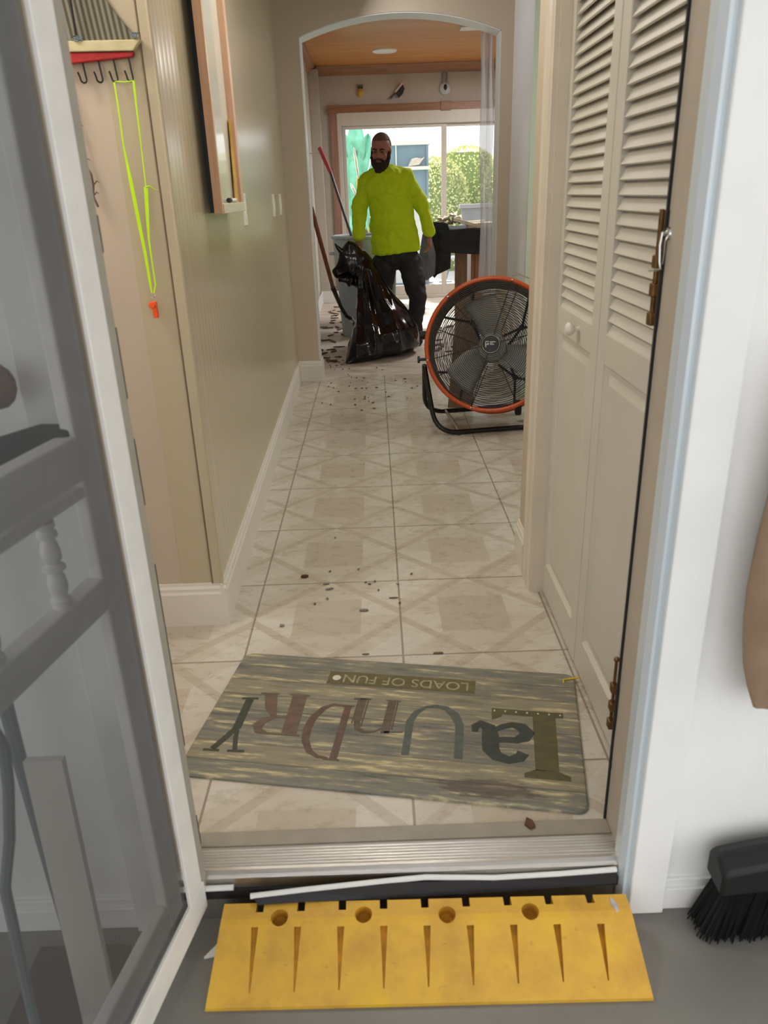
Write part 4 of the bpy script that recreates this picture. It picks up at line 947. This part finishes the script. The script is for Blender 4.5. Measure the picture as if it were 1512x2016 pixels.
# lever handle at left wall of far room
t = thing('lever_handle', 'white lever handle projecting from kitchen left wall by shovel grip', 'handle', (-.69, 8.0, 1.63))
MB().tube([V((-.69,8.0,1.634)), V((-.48,8.0,1.634))], .007, 10).build('bar', M['white'], t, smooth=True)
MB().lathe([(.014,0),(.018,.01),(.018,.03),(.010,.04)], V((-.475,7.98,1.640)), (.3,1,0), 14).build('end_cap', M['white'], t, smooth=True)
MB().box(-.69,-.674,7.96,8.04,1.44,1.56).build('lock_plate', M['shaft'], t, bevel=.004)

# things on the back wall
t = thing('pineapple_ornament', 'small yellow pineapple ornament with green crown above sliding door', 'ornament', (-.09, 10.18, 2.33))
MB().ball((-.092,10.17,2.362), (.036,.02,.048), 16).build('fruit', mat('ornament_yellow', srgb(196, 160, 60), .5, var=.15, vscale=60), t, smooth=True)
mb = MB()
for k in range(5): mb.add([V((-.112+.010*k-.006,10.17,2.40)), V((-.112+.010*k+.008,10.165,2.40)), V((-.122+.0155*k,10.17,2.45))], [(0,1,2)])
mb.build('leaf_crown', mat('ornament_green', srgb(52, 78, 50), .6), t, solid=.008)
t = thing('wall_brush', 'dark brush ornament tilted on wall above sliding door', 'ornament', (.33, 10.18, 2.29))
pa, pb = at(768, 194, 10.17), at(779, 183, 10.17)
MB().tube([pa, pb], [.014,.010], 8).build('handle', M['shaft'], t, smooth=True)
MB().prism([(.0,.0),(.085,.085),(.105,.04),(.085,-.01),(.035,-.055)], ((pb.x, 10.18, pb.z), X, Z), .03).build('brush_head', M['black'], t, bevel=.004)
MB().prism([(.0,.0),(.09,.09),(.078,.102),(-.008,.014)], ((pb.x, 10.178, pb.z), X, Z), .034).build('spine', M['stone'], t)
t = thing('hanging_wall_ornament', 'round pale wall ornament with dark centre on rope loop above door', 'ornament', (.90, 10.18, 2.33))
cc = at(876, 174, 10.17)
MB().lathe([(.02,0),(.060,.004),(.064,.02),(.05,.03)], V((cc.x, 10.2, cc.z)), (0,-1,0), 24).build('disc', M['can'], t, smooth=True)
MB().ball((cc.x+.005, 10.165, cc.z+.012), (.020,.01,.032), 12).build('dark_centre', M['ink'], t, smooth=True)
MB().tube([V((cc.x-.025,10.18,cc.z+.05)), V((cc.x-.026,10.18,cc.z+.15)), V((cc.x-.012,10.18,cc.z+.175)), V((cc.x+.008,10.18,cc.z+.175)), V((cc.x+.022,10.18,cc.z+.15)), V((cc.x+.022,10.18,cc.z+.05))], .008, 8).build('rope_loop', M['twine'], t, smooth=True)
lp = atz(757, 99, 2.64)
t = thing('ceiling_light', 'round white recessed light in wooden plank ceiling', 'light', (lp.x, lp.y, 2.63))
MB().tube([V((lp.x+.12*math.cos(i*.2618), lp.y+.12*math.sin(i*.2618), 2.638)) for i in range(24)], .012, 8, closed=True).build('trim_ring', M['white'], t, smooth=True)
MB().lathe([(.115,0),(.115,.004)], V((lp.x, lp.y, 2.634)), Z, 28).build('lens', M['white'], t)
vp = atz(912, 50, 2.64)
t = thing('ceiling_vent', 'white ceiling vent at right edge of wooden ceiling', 'vent', (vp.x+.1, vp.y, 2.63))
MB().box(vp.x-.02, vp.x+.45, vp.y-.03, vp.y+.14, 2.620, 2.64).build('frame', M['white'], t, bevel=.003)

def withn(o):
    ns = [v.normal.copy() for v in o.data.vertices]; return list(zip(o.data.vertices, ns))
# ================================================================== THE MAN
def caps(mb, pts):                                # chain of (point, radius) -> overlapping tapered capsules
    for (p, r), (q, s_) in zip(pts, pts[1:]):
        mb.tube([p, q], [r, s_], 14)
    for p, r in pts: mb.ball(p, r, 14)
def remesh(mb, name, m, parent, voxel, smooth_it=6, push=0):
    o = mb.build(name, m, parent); 
    q = o.modifiers.new('r', 'REMESH'); q.mode = 'VOXEL'; q.voxel_size = voxel; q.use_smooth_shade = True
    if smooth_it: s_ = o.modifiers.new('s', 'SMOOTH'); s_.iterations = smooth_it; s_.factor = .5
    apply(o); o.data.materials.clear() if False else None
    for p in o.data.polygons: p.use_smooth = True
    if not o.data.materials: o.data.materials.append(m)
    return o
YM = 7.0
man = thing('person', 'bearded man in lime long-sleeved shirt and dark trousers dragging a black bin bag', 'person', (.15, YM, 0))
def w(u, v, dy=0): return at(u, v, YM+dy)
sh_l, sh_r = w(724, 357, .02), w(797, 349, .0)
el_l, el_r = w(708, 410, .0), w(832, 405, .02)
wr_l, wr_r = w(706, 468, -.10), w(845, 458, -.02)
neck = w(757, 330, .02); chest = w(762, 375, .0); belly = w(771, 440, -.01); hip = w(783, 508, 0)
hj_l, hj_r = w(756, 520, .02), w(808, 518, 0)
kn_l, kn_r = w(752, 590, .06), w(822, 582, -.10)
an_l, an_r = w(748, 648, .30), w(817, 645, .02)
an_l.z = .10; an_r.z = .09
headc = w(750, 297, -.05)
def torso(mb, g_=0):
    mb.ball(chest+V((0,.0,.02)), (.185+g_, .115+g_, .17+g_), 20); mb.ball(belly, (.165+g_, .115+g_, .20+g_), 20); mb.ball(hip+V((0,.01,.04)), (.170+g_, .118+g_, .13+g_), 20)
    caps(mb, [(sh_l+V((.02,0,-.015)), .066+g_), (neck+V((0,0,-.07)), .085+g_), (sh_r+V((-.02,0,-.015)), .066+g_)])
body = MB(); torso(body)
caps(body, [(sh_l, .060), (el_l, .043), (wr_l, .028)]); caps(body, [(sh_r, .060), (el_r, .043), (wr_r, .028)])
caps(body, [(hj_l, .095), (kn_l, .058), (an_l, .040)]); caps(body, [(hj_r, .095), (kn_r, .058), (an_r, .040)])
caps(body, [(neck+V((0,.01,-.06)), .062), (headc+V((0,.03,-.06)), .056)])
# head: turned slightly down and to the left of the picture
Rh = Matrix.Rotation(math.radians(14), 3, 'X') @ Matrix.Rotation(math.radians(-14), 3, 'Z')
def hp(x, y, z): return headc + Rh @ (V((x, y, z))*1.07)
body.ball(hp(0, .012, .035), (.079, .099, .096), 20, Rh); body.ball(hp(0, -.020, -.035), (.064, .075, .075), 18, Rh); body.ball(hp(0, -.040, -.085), (.042, .038, .030), 14, Rh)
body.ball(hp(0, -.075, .028), (.052, .016, .012), 12, Rh)      # brow
caps(body, [(hp(0, -.085, .018), .008), (hp(0, -.100, -.018), .013)]); body.ball(hp(.012, -.092, -.022), .008); body.ball(hp(-.012, -.092, -.022), .008)
for s_ in (-1, 1):
    body.ball(hp(s_*.040, -.062, -.022), (.020, .018, .020), 12, Rh)   # cheeks
    body.ball(hp(s_*.076, .008, .0), (.007, .018, .031), 12, Rh)       # ears
def hand(mb, wr, d, side, curl, thumb):            # palm + five fingers; d: pointing direction, side: across palm
    d, side = d.normalized(), side.normalized(); nrm_ = d.cross(side).normalized()
    pc_ = wr + d*.055
    for k in (-1.1, -.35, .35, 1.1): caps(mb, [(wr+d*.01+side*.012*k, .017), (wr+d*.085+side*.0195*k, .0135)])
    for k, ln in ((-1.5, .062), (-.5, .075), (.5, .08), (1.5, .072)):
        b0 = wr+d*.088+side*.0165*k; p = b0; dd_ = d.copy(); P_ = [(p, .0105)]
        for j, fr2 in enumerate((.45, .32, .23)):
            dd_ = (Matrix.Rotation(curl*(1+.3*j), 3, side) @ dd_); p = p+dd_*ln*fr2; P_.append((p, .0098-.0010*j))
        caps(mb, P_)
    b0 = wr+d*.03+side*thumb*.028
    caps(mb, [(b0, .014), (b0+d*.03+side*thumb*.022+nrm_*.01, .012), (b0+d*.058+side*thumb*.022+nrm_*.022, .010), (b0+d*.075+side*thumb*.014+nrm_*.032, .009)])
hand(body, wr_r+V((.004,0,-.02)), V((-.05,-.12,-1)), V((.35,1,0)), .42, -1)
hand(body, wr_l+V((0,0,-.02)), V((-.08,-.35,-1)), V((1,-.15,0)), .65, -1)
bo_ = remesh(body, 'body', M['skin'], man, .0065, 3)
# face bits
for s_ in (-1, 1):
    MB().ball(hp(s_*.028, -.082, .008), (.013, .006, .0055), 12, Rh).build('eye', M['eye'], man, smooth=True)
    MB().tube([hp(s_*.012, -.092, .026), hp(s_*.030, -.091, .031), hp(s_*.050, -.078, .026)], [.005,.0055,.003], 8).build('eyebrow', M['hair'], man, smooth=True)
MB().ball(hp(0, -.092, -.052), (.022, .008, .006), 12, Rh).build('mouth', M['lips'], man, smooth=True)
# beard and cropped hair
mb = MB()
mb.ball(hp(0, -.045, -.098), (.060, .050, .052), 18, Rh); mb.ball(hp(0, -.050, -.128), (.046, .038, .042), 16, Rh)
for s_ in (-1, 1):
    caps(mb, [(hp(s_*.070, -.010, -.005), .009), (hp(s_*.064, -.022, -.045), .020), (hp(s_*.042, -.045, -.085), .030)])
    caps(mb, [(hp(s_*.006, -.098, -.040), .008), (hp(s_*.030, -.085, -.050), .010), (hp(s_*.042, -.070, -.075), .018)])
be = remesh(mb, 'beard', M['hair'], man, .006, 3)
for v, nv in withn(be):
    v.co += nv*.006*noise.noise(v.co*60)
cap_ = MB()
R = []
for i in range(11):
    th = math.radians(4+i*9.0); ring = []
    for j in range(28):
        a = 2*math.pi*j/28; k_ = min(th, math.radians(94 if math.sin(a) > -.2 else 58)) if True else th
        ring.append(hp(.0772*math.sin(k_)*math.cos(a), .013+.0955*math.sin(k_)*math.sin(a), .034+.0935*math.cos(k_)))
    R.append(ring)
cap_.rings(R).build('cropped_hair', M['stubble'], man, smooth=True)
# shirt
sh = MB()
sh.ball(chest+V((0,0,.02)), (.200, .130, .18), 20); sh.ball(belly, (.188, .135, .20), 20)
caps(sh, [(sh_l+V((.01,0,-.005)), .070), (lerp(sh_l, neck, .55)+V((0,0,-.018)), .072), (neck+V((0,.01,-.055)), .080), (lerp(sh_r, neck, .55)+V((0,0,-.018)), .072), (sh_r+V((-.01,0,-.005)), .070)])
caps(sh, [(sh_l, .072), (el_l, .063), (wr_l+V((0,0,.015)), .050)]); caps(sh, [(sh_r, .072), (el_r, .063), (wr_r+V((0,0,.01)), .050)])
hem = []
for k, (v_, rx, ry) in enumerate(((362, .150, .09), (385, .172, .118), (415, .186, .13), (445, .195, .138), (472, .205, .143), (496, .214, .146))):
    c = w(lerp(764, 781, k/5), v_); hem.append([c + X*rx*math.cos(j*math.pi/12)+Y*ry*math.sin(j*math.pi/12) + Z*(.016*math.cos(j*math.pi/12) if k == 5 else 0) for j in range(24)])
sh.rings(hem)
# collar hole: push the collar ring round the neck
shirt = remesh(sh, 'long_sleeved_shirt', M['limeshirt'], man, .0075, 5)
for v, nv in withn(shirt):                      # cloth folds
    p = v.co + man.location; a = noise.noise(V((p.x*9, p.y*9, p.z*15))); b_ = noise.noise(V((p.x*26+3, p.y*22, p.z*34)))
    d_el = min((p-el_l).length, (p-el_r).length, (p-wr_l).length, (p-wr_r).length)
    k_ = .010 + .012*max(0, 1-d_el/.18)
    fold_ = 1-abs(noise.noise(V((p.x*9+p.z*3, p.y*8, p.z*5-p.x*4))))*2.4 + .5*noise.noise(V((p.x*5, p.y*5, p.z*22)))
    v.co += nv*(a*k_*.6 + b_*.005 + fold_*.0085)
cl = MB(); cc = neck+V((-.002,-.018,-.045)); cl.tube([cc + X*.070*math.cos(j*math.pi/12)+V((0,.062,.034))*math.sin(j*math.pi/12) for j in range(24)], .010, 8, closed=True); cl.build('collar', M['limeshirt'], shirt, smooth=True)
# trousers
pn = MB()
pn.ball(hip+V((0,.01,.03)), (.180, .132, .13), 20)
caps(pn, [(hj_l, .110), (kn_l, .080), (lerp(kn_l, an_l, .6), .066), (an_l+V((0,0,.015)), .072)])
caps(pn, [(hj_r, .112), (lerp(hj_r, kn_r, .5), .098), (kn_r, .080), (lerp(kn_r, an_r, .55), .068), (an_r+V((0,0,.02)), .066)])
tr = remesh(pn, 'trousers', M['pants'], man, .008, 4)
for v, nv in withn(tr):
    p = v.co + man.location; v.co += nv*(noise.noise(V((p.x*11, p.y*9, p.z*9)))*.014 + noise.noise(V((p.x*25, p.y*25, p.z*30)))*.006)
# boots
for an, nm, yaw in ((an_l, 'boot', .1), (an_r, 'boot', .15)):
    b0 = MB(); dirv = V((math.sin(yaw), -math.cos(yaw), 0)); a = V((an.x, an.y, 0))
    caps(b0, [(a+Z*.12+dirv*-.01, .05), (a+Z*.06+dirv*-.02, .052)]); caps(b0, [(a+Z*.045+dirv*-.05, .042), (a+Z*.045+dirv*.06, .044), (a+Z*.038+dirv*.16, .038)])
    bt = remesh(b0, nm, M['shoe'], man, .008, 2)
    for v in bt.data.vertices:
        if v.co.z < .004: v.co.z = .004

# ================================================================== BLACK BAG
bagT = thing('bin_bag', 'glossy black bin bag dragged over tiles in the man\'s right hand', 'bag', (.03, 6.4, 0))
prof = [  # left, right, y-left, y-right, half depth
 ((680,716),(814,688), 6.20, 6.62, .10), ((681,700),(817,675), 6.22, 6.62, .17), ((682,679),(818,658), 6.28, 6.62, .20), ((689,657),(815,640), 6.36, 6.62, .20),
 ((697,640),(806,626), 6.45, 6.64, .18), ((700,612),(793,608), 6.52, 6.68, .155), ((704,590),(777,588), 6.60, 6.74, .125), ((706,568),(763,566), 6.66, 6.78, .10),
 ((703,548),(751,544), 6.70, 6.82, .075), ((700,528),(739,522), 6.74, 6.84, .06), ((697,512),(727,504), 6.78, 6.86, .05), ((695,498),(716,492), 6.80, 6.86, .04)]
def bagring(l_, r_2, yl, yr, dd_, floor_=False, n_=40):
    a, b_ = (atz(*l_, .006), atz(*r_2, .006)) if floor_ else (at(*l_, yl), at(*r_2, yr))
    c = (a+b_)/2; ex = (b_-a)/2; ey = V((-ex.y, ex.x, 0)).normalized()*dd_
    if ey.length < dd_*.5: ey = V((0, dd_, 0))
    return [c + ex*math.cos(2*math.pi*j/n_) + ey*math.sin(2*math.pi*j/n_)*(.6 if floor_ else 1) for j in range(n_)]
mb = MB(); R = [bagring(*q_2, floor_=(i == 0)) for i, q_2 in enumerate(prof)]
for r_3 in R:
    for p in r_3: p.z = max(.004, p.z)
mb.rings(R)
def lump2(P_):
    R = []
    for k, (l_, r_2, yy, dd_) in enumerate(P_):
        a, b_ = at(*l_, yy), at(*r_2, yy); c = (a+b_)/2; ex = (b_-a)/2
        R.append([c + ex*math.cos(2*math.pi*j/28) + V((0, dd_, 0))*math.sin(2*math.pi*j/28) for j in range(28)])
    mb.rings(R)
# mouth: loose plastic thrown over to the left of the fist
lump2([((733,530),(740,520),6.84,.03), ((712,492),(722,545),6.82,.06), ((698,480),(712,562),6.80,.07), ((686,476),(699,564),6.79,.06), ((677,486),(686,552),6.78,.05), ((668,500),(672,546),6.77,.035), ((660,522),(661,546),6.765,.02), ((654,532),(655,537),6.76,.008)])
lump2([((680,492),(686,508),6.78,.03), ((669,489),(675,504),6.77,.022), ((661,480),(666,494),6.76,.014), ((656,474),(658,480),6.76,.006)])
lump2([((716,545),(712,566),6.76,.03), ((700,548),(696,566),6.72,.035), ((682,545),(680,558),6.70,.025), ((668,548),(667,556),6.70,.01)])
bagO = remesh(mb, 'bag_film', M['bag'], bagT, .0075, 2)
fist = at(712, 495, 6.84)
rg = lambda x: 1-2*abs(noise.noise(x))
for v, nv in withn(bagO):
    p = v.co + bagT.location; d = p-fist; r = d.length; ph = math.atan2(d.x, -d.z); pl = math.atan2(d.y, -d.z)
    low = min(1, r/.35)
    sm_ = lambda q, k: math.copysign(abs(q)**1.3, q)*k
    cre = sm_(rg(V((ph*3.4+1, pl*2.0, r*.7)))-.4, .040) + sm_(rg(V((ph*7+5, pl*4, r*1.1)))-.4, .010)
    cre2 = (rg(V((p.x*5+p.z*3, p.y*5, p.z*5)))-.5)*.022 + (noise.noise(V((p.x*16, p.y*12, p.z*13))))*.008
    k_3 = max(0, min(1, (fist.z-.10-p.z)/.15))
    q_3 = nv*(cre*k_3*(.5+.6*low) + cre2*(1-.75*k_3))
    if p.z < .05: q_3 *= max(.1, p.z/.05)
    v.co += q_3
    if v.co.z < .003: v.co.z = .003
q = bagO.modifiers.new('s', 'SMOOTH'); q.iterations = 4; q.factor = .5

# ================================================================== OUTDOORS
random.seed(12)
def shrub(cx, cy, rx, ry, h, label, n=2600):
    t = thing('hedge_shrub', label, 'hedge', (cx, cy, -.04), 'hedge shrubs beyond the patio'); t['label'] = label
    mb = MB(); R = []
    for i in range(9):
        z = h*i/8; k_ = math.sqrt(max(.02, 1-(i/8.6)**4)); R.append([V((cx+rx*k_*math.cos(j*.3927)*(1+.08*noise.noise(V((j, i, cx)))), cy+ry*k_*math.sin(j*.3927), z-.04)) for j in range(16)])
    mb.rings(R).build('branches', mat('hedge_core', srgb(120, 140, 70), .8), t, smooth=True)
    lf = MB()
    for k in range(n):
        a = random.uniform(math.pi*.95, math.pi*2.05); zz = random.uniform(0, 1)**.8; k_ = math.sqrt(max(.02, 1-zz**4))*random.uniform(.96, 1.10)+.02
        c = V((cx+rx*k_*math.cos(a), cy+ry*k_*math.sin(a), zz*h*1.05-.04 + .05*noise.noise(V((a*4, zz*5, cx)))))
        d = V((random.uniform(-1,1), random.uniform(-1,1), random.uniform(-.3,1))).normalized()*random.uniform(.03,.055); s_ = d.cross(V((random.uniform(-1,1),1,.2))).normalized()*.018
        lf.add([c, c+d*.5+s_, c+d, c+d*.5-s_], [(0,1,2,3)])
    o = lf.build('foliage', M['leaf'], t); o['kind'] = 'stuff'
shrub(1.15, 14.5, .56, .5, 1.74, 'pale green hedge shrub just right of the outdoor cabinet')
shrub(2.50, 14.5, .60, .5, 1.84, 'pale green hedge shrub seen through the right glass pane')
shrub(1.80, 15.7, .75, .5, 1.95, 'taller pale green hedge shrub in the gap behind the two front shrubs')
shrub(-.1, 15.6, .8, .5, 1.55, 'pale green hedge shrub behind the blue-grey outdoor cabinet')
t = thing('patio_wall', 'low grey patio wall in front of hedge beyond sliding door', 'wall', (2.3, 13, -.04))
MB().box(1.42, 3.6, 12.95, 13.1, -.04, 1.00).build('wall_body', mat('grey_stucco', srgb(120, 120, 124), .8), t, bevel=.005); MB().box(1.38, 3.6, 12.92, 13.13, 1.0, 1.06).build('wall_cap', mat('grey_cap', srgb(140, 138, 142), .8), t, bevel=.005)
t = thing('outdoor_cabinet', 'blue-grey outdoor shelf cabinet with white top on patio', 'cabinet', (.5, 12.2, -.04))
MB().box(.10, .82, 12.0, 12.45, -.04, 1.88).box(.0, .10, 12.2, 12.45, -.04, 1.88).build('cabinet_body', M['slate'], t)
MB().box(.06, .85, 11.96, 12.5, 1.88, 1.935).build('top_board', M['white'], t, bevel=.004)
MB().box(.06, .84, 11.93, 12.0, 1.555, 1.60).build('shelf', M['white'], t, bevel=.003)
MB().box(.06, .84, 11.93, 12.0, 1.12, 1.17).build('shelf', M['white'], t, bevel=.003)
MB().box(.355, .372, 11.97, 12.0, 1.60, 1.88).build('divider', M['white'], t)
MB().box(.795, .825, 11.97, 12.0, -.04, 1.88).build('side_stile', M['slate'], t)
MB().box(.10, .82, 11.985, 12.0, .0, 1.12).build('lower_front', M['patio'], t)
t = thing('driftwood_piece', 'pale brown driftwood lying on cabinet shelf on patio', 'driftwood', (.64, 11.97, 1.60))
MB().prism([(0,0),(.16,.02),(.24,.12),(.19,.10),(.12,.115),(.05,.10)], ((.53, 11.975, 1.60), X, Z), .04).build('wood', M['stone'], t, bevel=.01)
for xx in (.245, .345):
    tag(recenter(MB().box(xx, xx+(.03 if xx < .3 else .06), 13.2, 13.25, -.04, 2.9).build('screen_post', M['bluestrip'])), 'thin pale blue post left of the pair beyond patio' if xx < .3 else 'wider pale blue post right of the pair beyond patio', 'post')
# banana / bird of paradise plant
t = thing('banana_plant', 'large teal green banana plant outside left end of sliding door', 'plant', (-.15, 11.4, -.04))
def leaf(b0, tip, wdt, bend=0, m='teal'):
    b0, tip = V(b0), V(tip); ax = tip-b0; s_ = ax.cross(Y).normalized(); rows = []
    for i in range(13):
        f = i/12; ww = wdt*math.sin(math.pi*min(1, f*.97+.02))**.6; c = b0+ax*f + Y*(-.12*math.sin(math.pi*f))+s_*bend*math.sin(math.pi*f)
        rows.append([c+s_*ww*k_ + Y*(-.05*abs(k_)+.012*math.sin(i*2.3)) for k_ in (-1,-.5,0,.5,1)])
    MB().grid(rows).build('leaf', M[m], t, smooth=True, solid=.004)
L0 = lambda u, v, y=11.3: at(u, v, y)
leaf(L0(702,340), L0(700,236), .12); leaf(L0(690,420), L0(686,268), .10); leaf(L0(712,360), L0(726,262), .085, .02); leaf(L0(700,470), L0(688,350), .12); leaf(L0(716,470), L0(712,330), .10)
leaf(L0(690,480), L0(676,400), .09); leaf(L0(715,420), L0(745,300), .08); leaf(L0(700,350), L0(676,262), .08)
MB().tube([V((-.15,11.4,-.04)), V((-.16,11.4,.5)), L0(700,440,11.4), L0(706,380,11.4)], [.07,.06,.05,.02], 10).build('stem', M['teal'], t, smooth=True)
leaf(L0(708,395,11.1), L0(704,350,11.1), .02, m='yflower'); leaf(L0(712,400,11.05), L0(718,345,11.05), .022, m='flower'); leaf(L0(706,352,11.05), L0(697,290,11.05), .018, m='flower'); leaf(L0(702,385,11.05), L0(690,360,11.05), .018, m='flower')
# iron scroll table on the patio
t = thing('iron_side_table', 'dark scrolled iron side table on white patio seen between legs', 'table', (.5, 11.0, -.04))
for cx in (.20, .72, .98):
    for a, b_ in (((-.09,.40),(0,.10)), ((.09,.40),(0,.10)), ((-.09,.10),(.09,.10)), ((-.12,.40),(.12,.40))):
        MB().tube([V((cx+a[0], 11.0, a[1])), V((cx+b_[0], 11.0, b_[1]))], .008, 6).build('iron_bar', M['furn'], t, smooth=True)
    MB().tube([V((cx+.035*math.cos(i*.5236), 11.0, .24+.035*math.sin(i*.5236))) for i in range(12)], .006, 6, closed=True).build('scroll', M['furn'], t, smooth=True)
MB().box(.05, 1.15, 10.9, 11.3, .40, .42).build('table_top', M['can'], t)
for cx in (.08, 1.12): MB().box(cx-.01, cx+.01, 10.95, 10.97, -.04, .40).build('leg', M['furn'], t)

# ================================================================== DEBRIS
random.seed(33)
def chip_mesh(name, m, ln, wd, th, jag=.25):
    n = random.choice((5, 6, 7)); P_ = []
    for i in range(n):
        a = 2*math.pi*i/n + random.uniform(-.3, .3); P_.append((ln/2*math.cos(a)*random.uniform(1-jag, 1+jag), wd/2*math.sin(a)*random.uniform(1-jag, 1+jag)))
    mb = MB().prism(P_, (V((0,0,0)), X, Y), th); return mb.build(name, m)
def chipset(name, label, group, protos, spots):
    used = set()
    for (x, y, s_, k) in spots:
        src = protos[k % len(protos)]
        if id(src) not in used: o = src; used.add(id(src))
        else: o = src.copy(); C.objects.link(o)
        o.location = (x, y, .002); o.rotation_euler = (random.uniform(-.08,.08), random.uniform(-.08,.08), random.uniform(0, 6.28) if s_ < 1.4 else random.uniform(-.5,.5)); o.scale = (s_, s_, 1)
        tag(o, label, 'debris', group)
    for p in protos:
        if id(p) not in used: bpy.data.objects.remove(p)
pr_ = [chip_mesh('floor_chip', M['chip2'] if k % 2 else M['chip'], .016, .009, .003) for k in range(5)]
sp_ = [atz(u, v, 0) for u, v in [(650,1126),(706,1122),(720,1148),(728,1151),(738,1146),(810,1131),(783,1151),(787,1188),(645,1180),(620,1190),(745,1163),(660,1060)]]
chipset('floor_chip', 'tiny grey-brown chip on hall tiles between doormat and fan', 'tiny chips on the hall tiles', pr_, [(p.x, p.y, random.uniform(.45,.85), i) for i, p in enumerate(sp_)])
def one(name, u, v, ln, wd, th, m, label, rz=0, cat='debris'):
    o = chip_mesh(name, M[m], ln, wd, th, .12); p = atz(u, v, 0); o.location = (p.x, p.y, .001); o.rotation_euler = (0, 0, rz); return tag(o, label, cat)
one('dark_chip', 600, 1137, .028, .016, .008, 'chip3', 'dark brown chip on tile just left of the middle grout line')
one('grey_chip', 648, 1161, .030, .010, .004, 'chip2', 'grey sliver on tile just below the dark brown chip', .3)
one('grey_flake', 642, 1151, .026, .008, .003, 'chip2', 'thin grey flake lying on grout line below dark brown chip')
one('slate_flake', 716, 1203, .030, .014, .004, 'chip2', 'pale slate flake alone on tile above doormat')
one('round_chip', 555, 1233, .018, .014, .004, 'chip2', 'round grey chip on tile near left grout line above doormat')
one('brown_sliver', 775, 1178, .036, .006, .003, 'chip', 'thin brown sliver on tile beside the central grout line')
one('curled_sliver', 863, 1287, .030, .007, .004, 'chip', 'small brown sliver at doormat far edge')
o = one('triangular_shard', 1042, 1627, .034, .020, .010, 'chip3', 'reddish brown triangular shard on tile at the threshold', 1.9); 
o = one('green_sliver', 720, 1289, .02, .006, .003, 'chip2', 'tiny green-grey sliver touching doormat top edge')
pj = atz(1110, 1338, .012); pk = atz(1140, 1334, .012)
tag(recenter(MB().tube([pk, pj, pj+V((-.004,-.014,-.001))], .0025, 6).build('yellow_strip', M['yplastic'], smooth=True)), 'small yellow plastic strip on doormat corner at closet door', 'strip')
# wide spread in the far room
strips = [chip_mesh('flooring_strip', M['chip'] if k % 3 else M['chip3'], .13, .035, .008, .35) for k in range(7)]
spots = []
for k in range(84):
    if k < 52: x, y = random.uniform(-.62, -.20), random.uniform(6.25, 9.6)
    else: x, y = random.uniform(.48, 1.0), random.uniform(6.5, 7.95)
    spots.append((x, y, random.uniform(.3, 1.25), k))
chipset('flooring_strip', 'broken brown flooring strip on the stripped floor beyond the arch', 'broken flooring strips beyond the arch', strips, spots)
crumbs = [chip_mesh('flooring_crumb', M['chip'], .03, .016, .005, .3) for k in range(5)]
spots = []
for k in range(72):
    r_ = random.random()
    if r_ < .5: x, y = random.uniform(-.42, .55), random.uniform(5.2, 6.1)
    elif r_ < .75: x, y = random.uniform(-.41, -.25), random.uniform(5.9, 6.5)
    else: x, y = random.uniform(-.4, .3), random.uniform(4.7, 5.4)
    if x > .2 and y < 4.95: x -= .35
    spots.append((x, y, random.uniform(.2, .75), k))
chipset('flooring_crumb', 'small dark flooring crumb on tiles around arch opening', 'dark crumbs around the arch', crumbs, spots)
